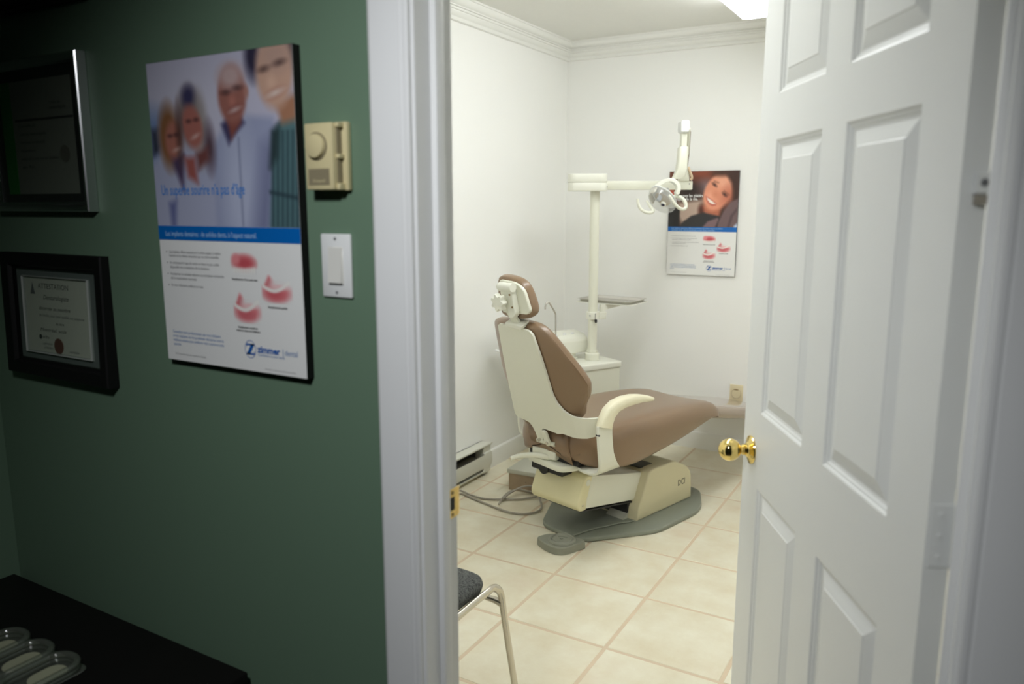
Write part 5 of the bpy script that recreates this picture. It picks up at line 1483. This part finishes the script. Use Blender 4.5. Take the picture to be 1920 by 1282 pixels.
tm.build('tray_pan', M['steel'], ty_, smooth=35)

# ------------------------------------------------------------------ grey fabric chair with chrome frame by the doorway
gc = thing('stacking_chair', 'charcoal fabric side chair with chrome frame just inside the doorway', 'chair', (0.435, 0.385, 0.0))
# local: faces +y; seat 0.46 wide
sw_, sd = 0.232, 0.225
def seat_row(k, z): return [(x * k, y * k, z) for x, y in seat_out]
seat_out = round_poly([(-0.236, 0.224), (0.236, 0.224), (0.237, 0.0), (0.215, -0.22), (-0.215, -0.22), (-0.237, 0.0)], [0.075, 0.075, 0.05, 0.06, 0.06, 0.05], 6)
def sz(y): return 0.450 - 0.10 * max(0.0, y - 0.13) ** 1.2
mb = MB()
mb.loft([[(x * k, y * k, sz(y) + dz) for x, y in seat_out] for k, dz in ((0.6, -0.012), (0.95, -0.012), (0.985, -0.004), (1.0, 0.012), (0.985, 0.025), (0.94, 0.032), (0.7, 0.036), (0.3, 0.036))])
mb.build('seat', M['tweed'], gc, smooth=60)
bkr = [(x, z) for x, z in rrect(-0.205, 0.205, 0.60, 0.86, 0.05)]
mb = MB()
mb.loft([[(x * k, -0.212 - 0.08 * (z - 0.60) - 0.25 * x * x + o, 0.73 + (z - 0.73) * k) for x, z in bkr] for k, o in ((0.6, -0.02), (0.97, -0.02), (1.0, -0.006), (0.97, 0.012), (0.6, 0.02))])
mb.build('backrest', M['tweed'], gc, smooth=60)
for sg in (-1, 1):
    rail = [(sg * 0.238, -0.19, 0.434), (sg * 0.242, 0.0, 0.438), (sg * 0.243, 0.12, 0.442), (sg * 0.246, 0.185, 0.445), (sg * 0.244, 0.215, 0.442), (sg * 0.248, 0.236, 0.429), (sg * 0.252, 0.247, 0.402), (sg * 0.258, 0.254, 0.33), (sg * 0.276, 0.270, 0.16), (sg * 0.293, 0.284, 0.006)]
    MB().tube(rail, 0.0108, 14, smooth=5, ry=0.72).build('front_leg', M['chrome'], gc)
    MB().tube([(sg * 0.236, -0.19, 0.434), (sg * 0.244, -0.215, 0.34), (sg * 0.262, -0.25, 0.006)], 0.0108, 14, smooth=5).build('rear_leg', M['chrome'], gc)
    MB().tube([(sg * 0.236, -0.17, 0.434), (sg * 0.225, -0.215, 0.47), (sg * 0.215, -0.232, 0.60), (sg * 0.205, -0.245, 0.80)], 0.0105, 14, smooth=5).build('back_post', M['chrome'], gc)
    for (x, y) in ((sg * 0.293, 0.284), (sg * 0.262, -0.25)):
        MB().cyl((x, y, 0.0008), (x, y, 0.022), 0.0135, 16).build('foot_cap', M['black'], gc)
MB().tube([(-0.252, 0.248, 0.386), (-0.20, 0.244, 0.392), (0.0, 0.242, 0.394), (0.20, 0.244, 0.392), (0.252, 0.248, 0.386)], [0.012, 0.0075, 0.007, 0.0075, 0.012], 12, smooth=4).build('front_stretcher', M['chrome'], gc)
MB().tube([(-0.242, -0.20, 0.40), (0.242, -0.20, 0.40)], 0.008, 12).build('rear_stretcher', M['chrome'], gc)
bpy.context.view_layer.update()
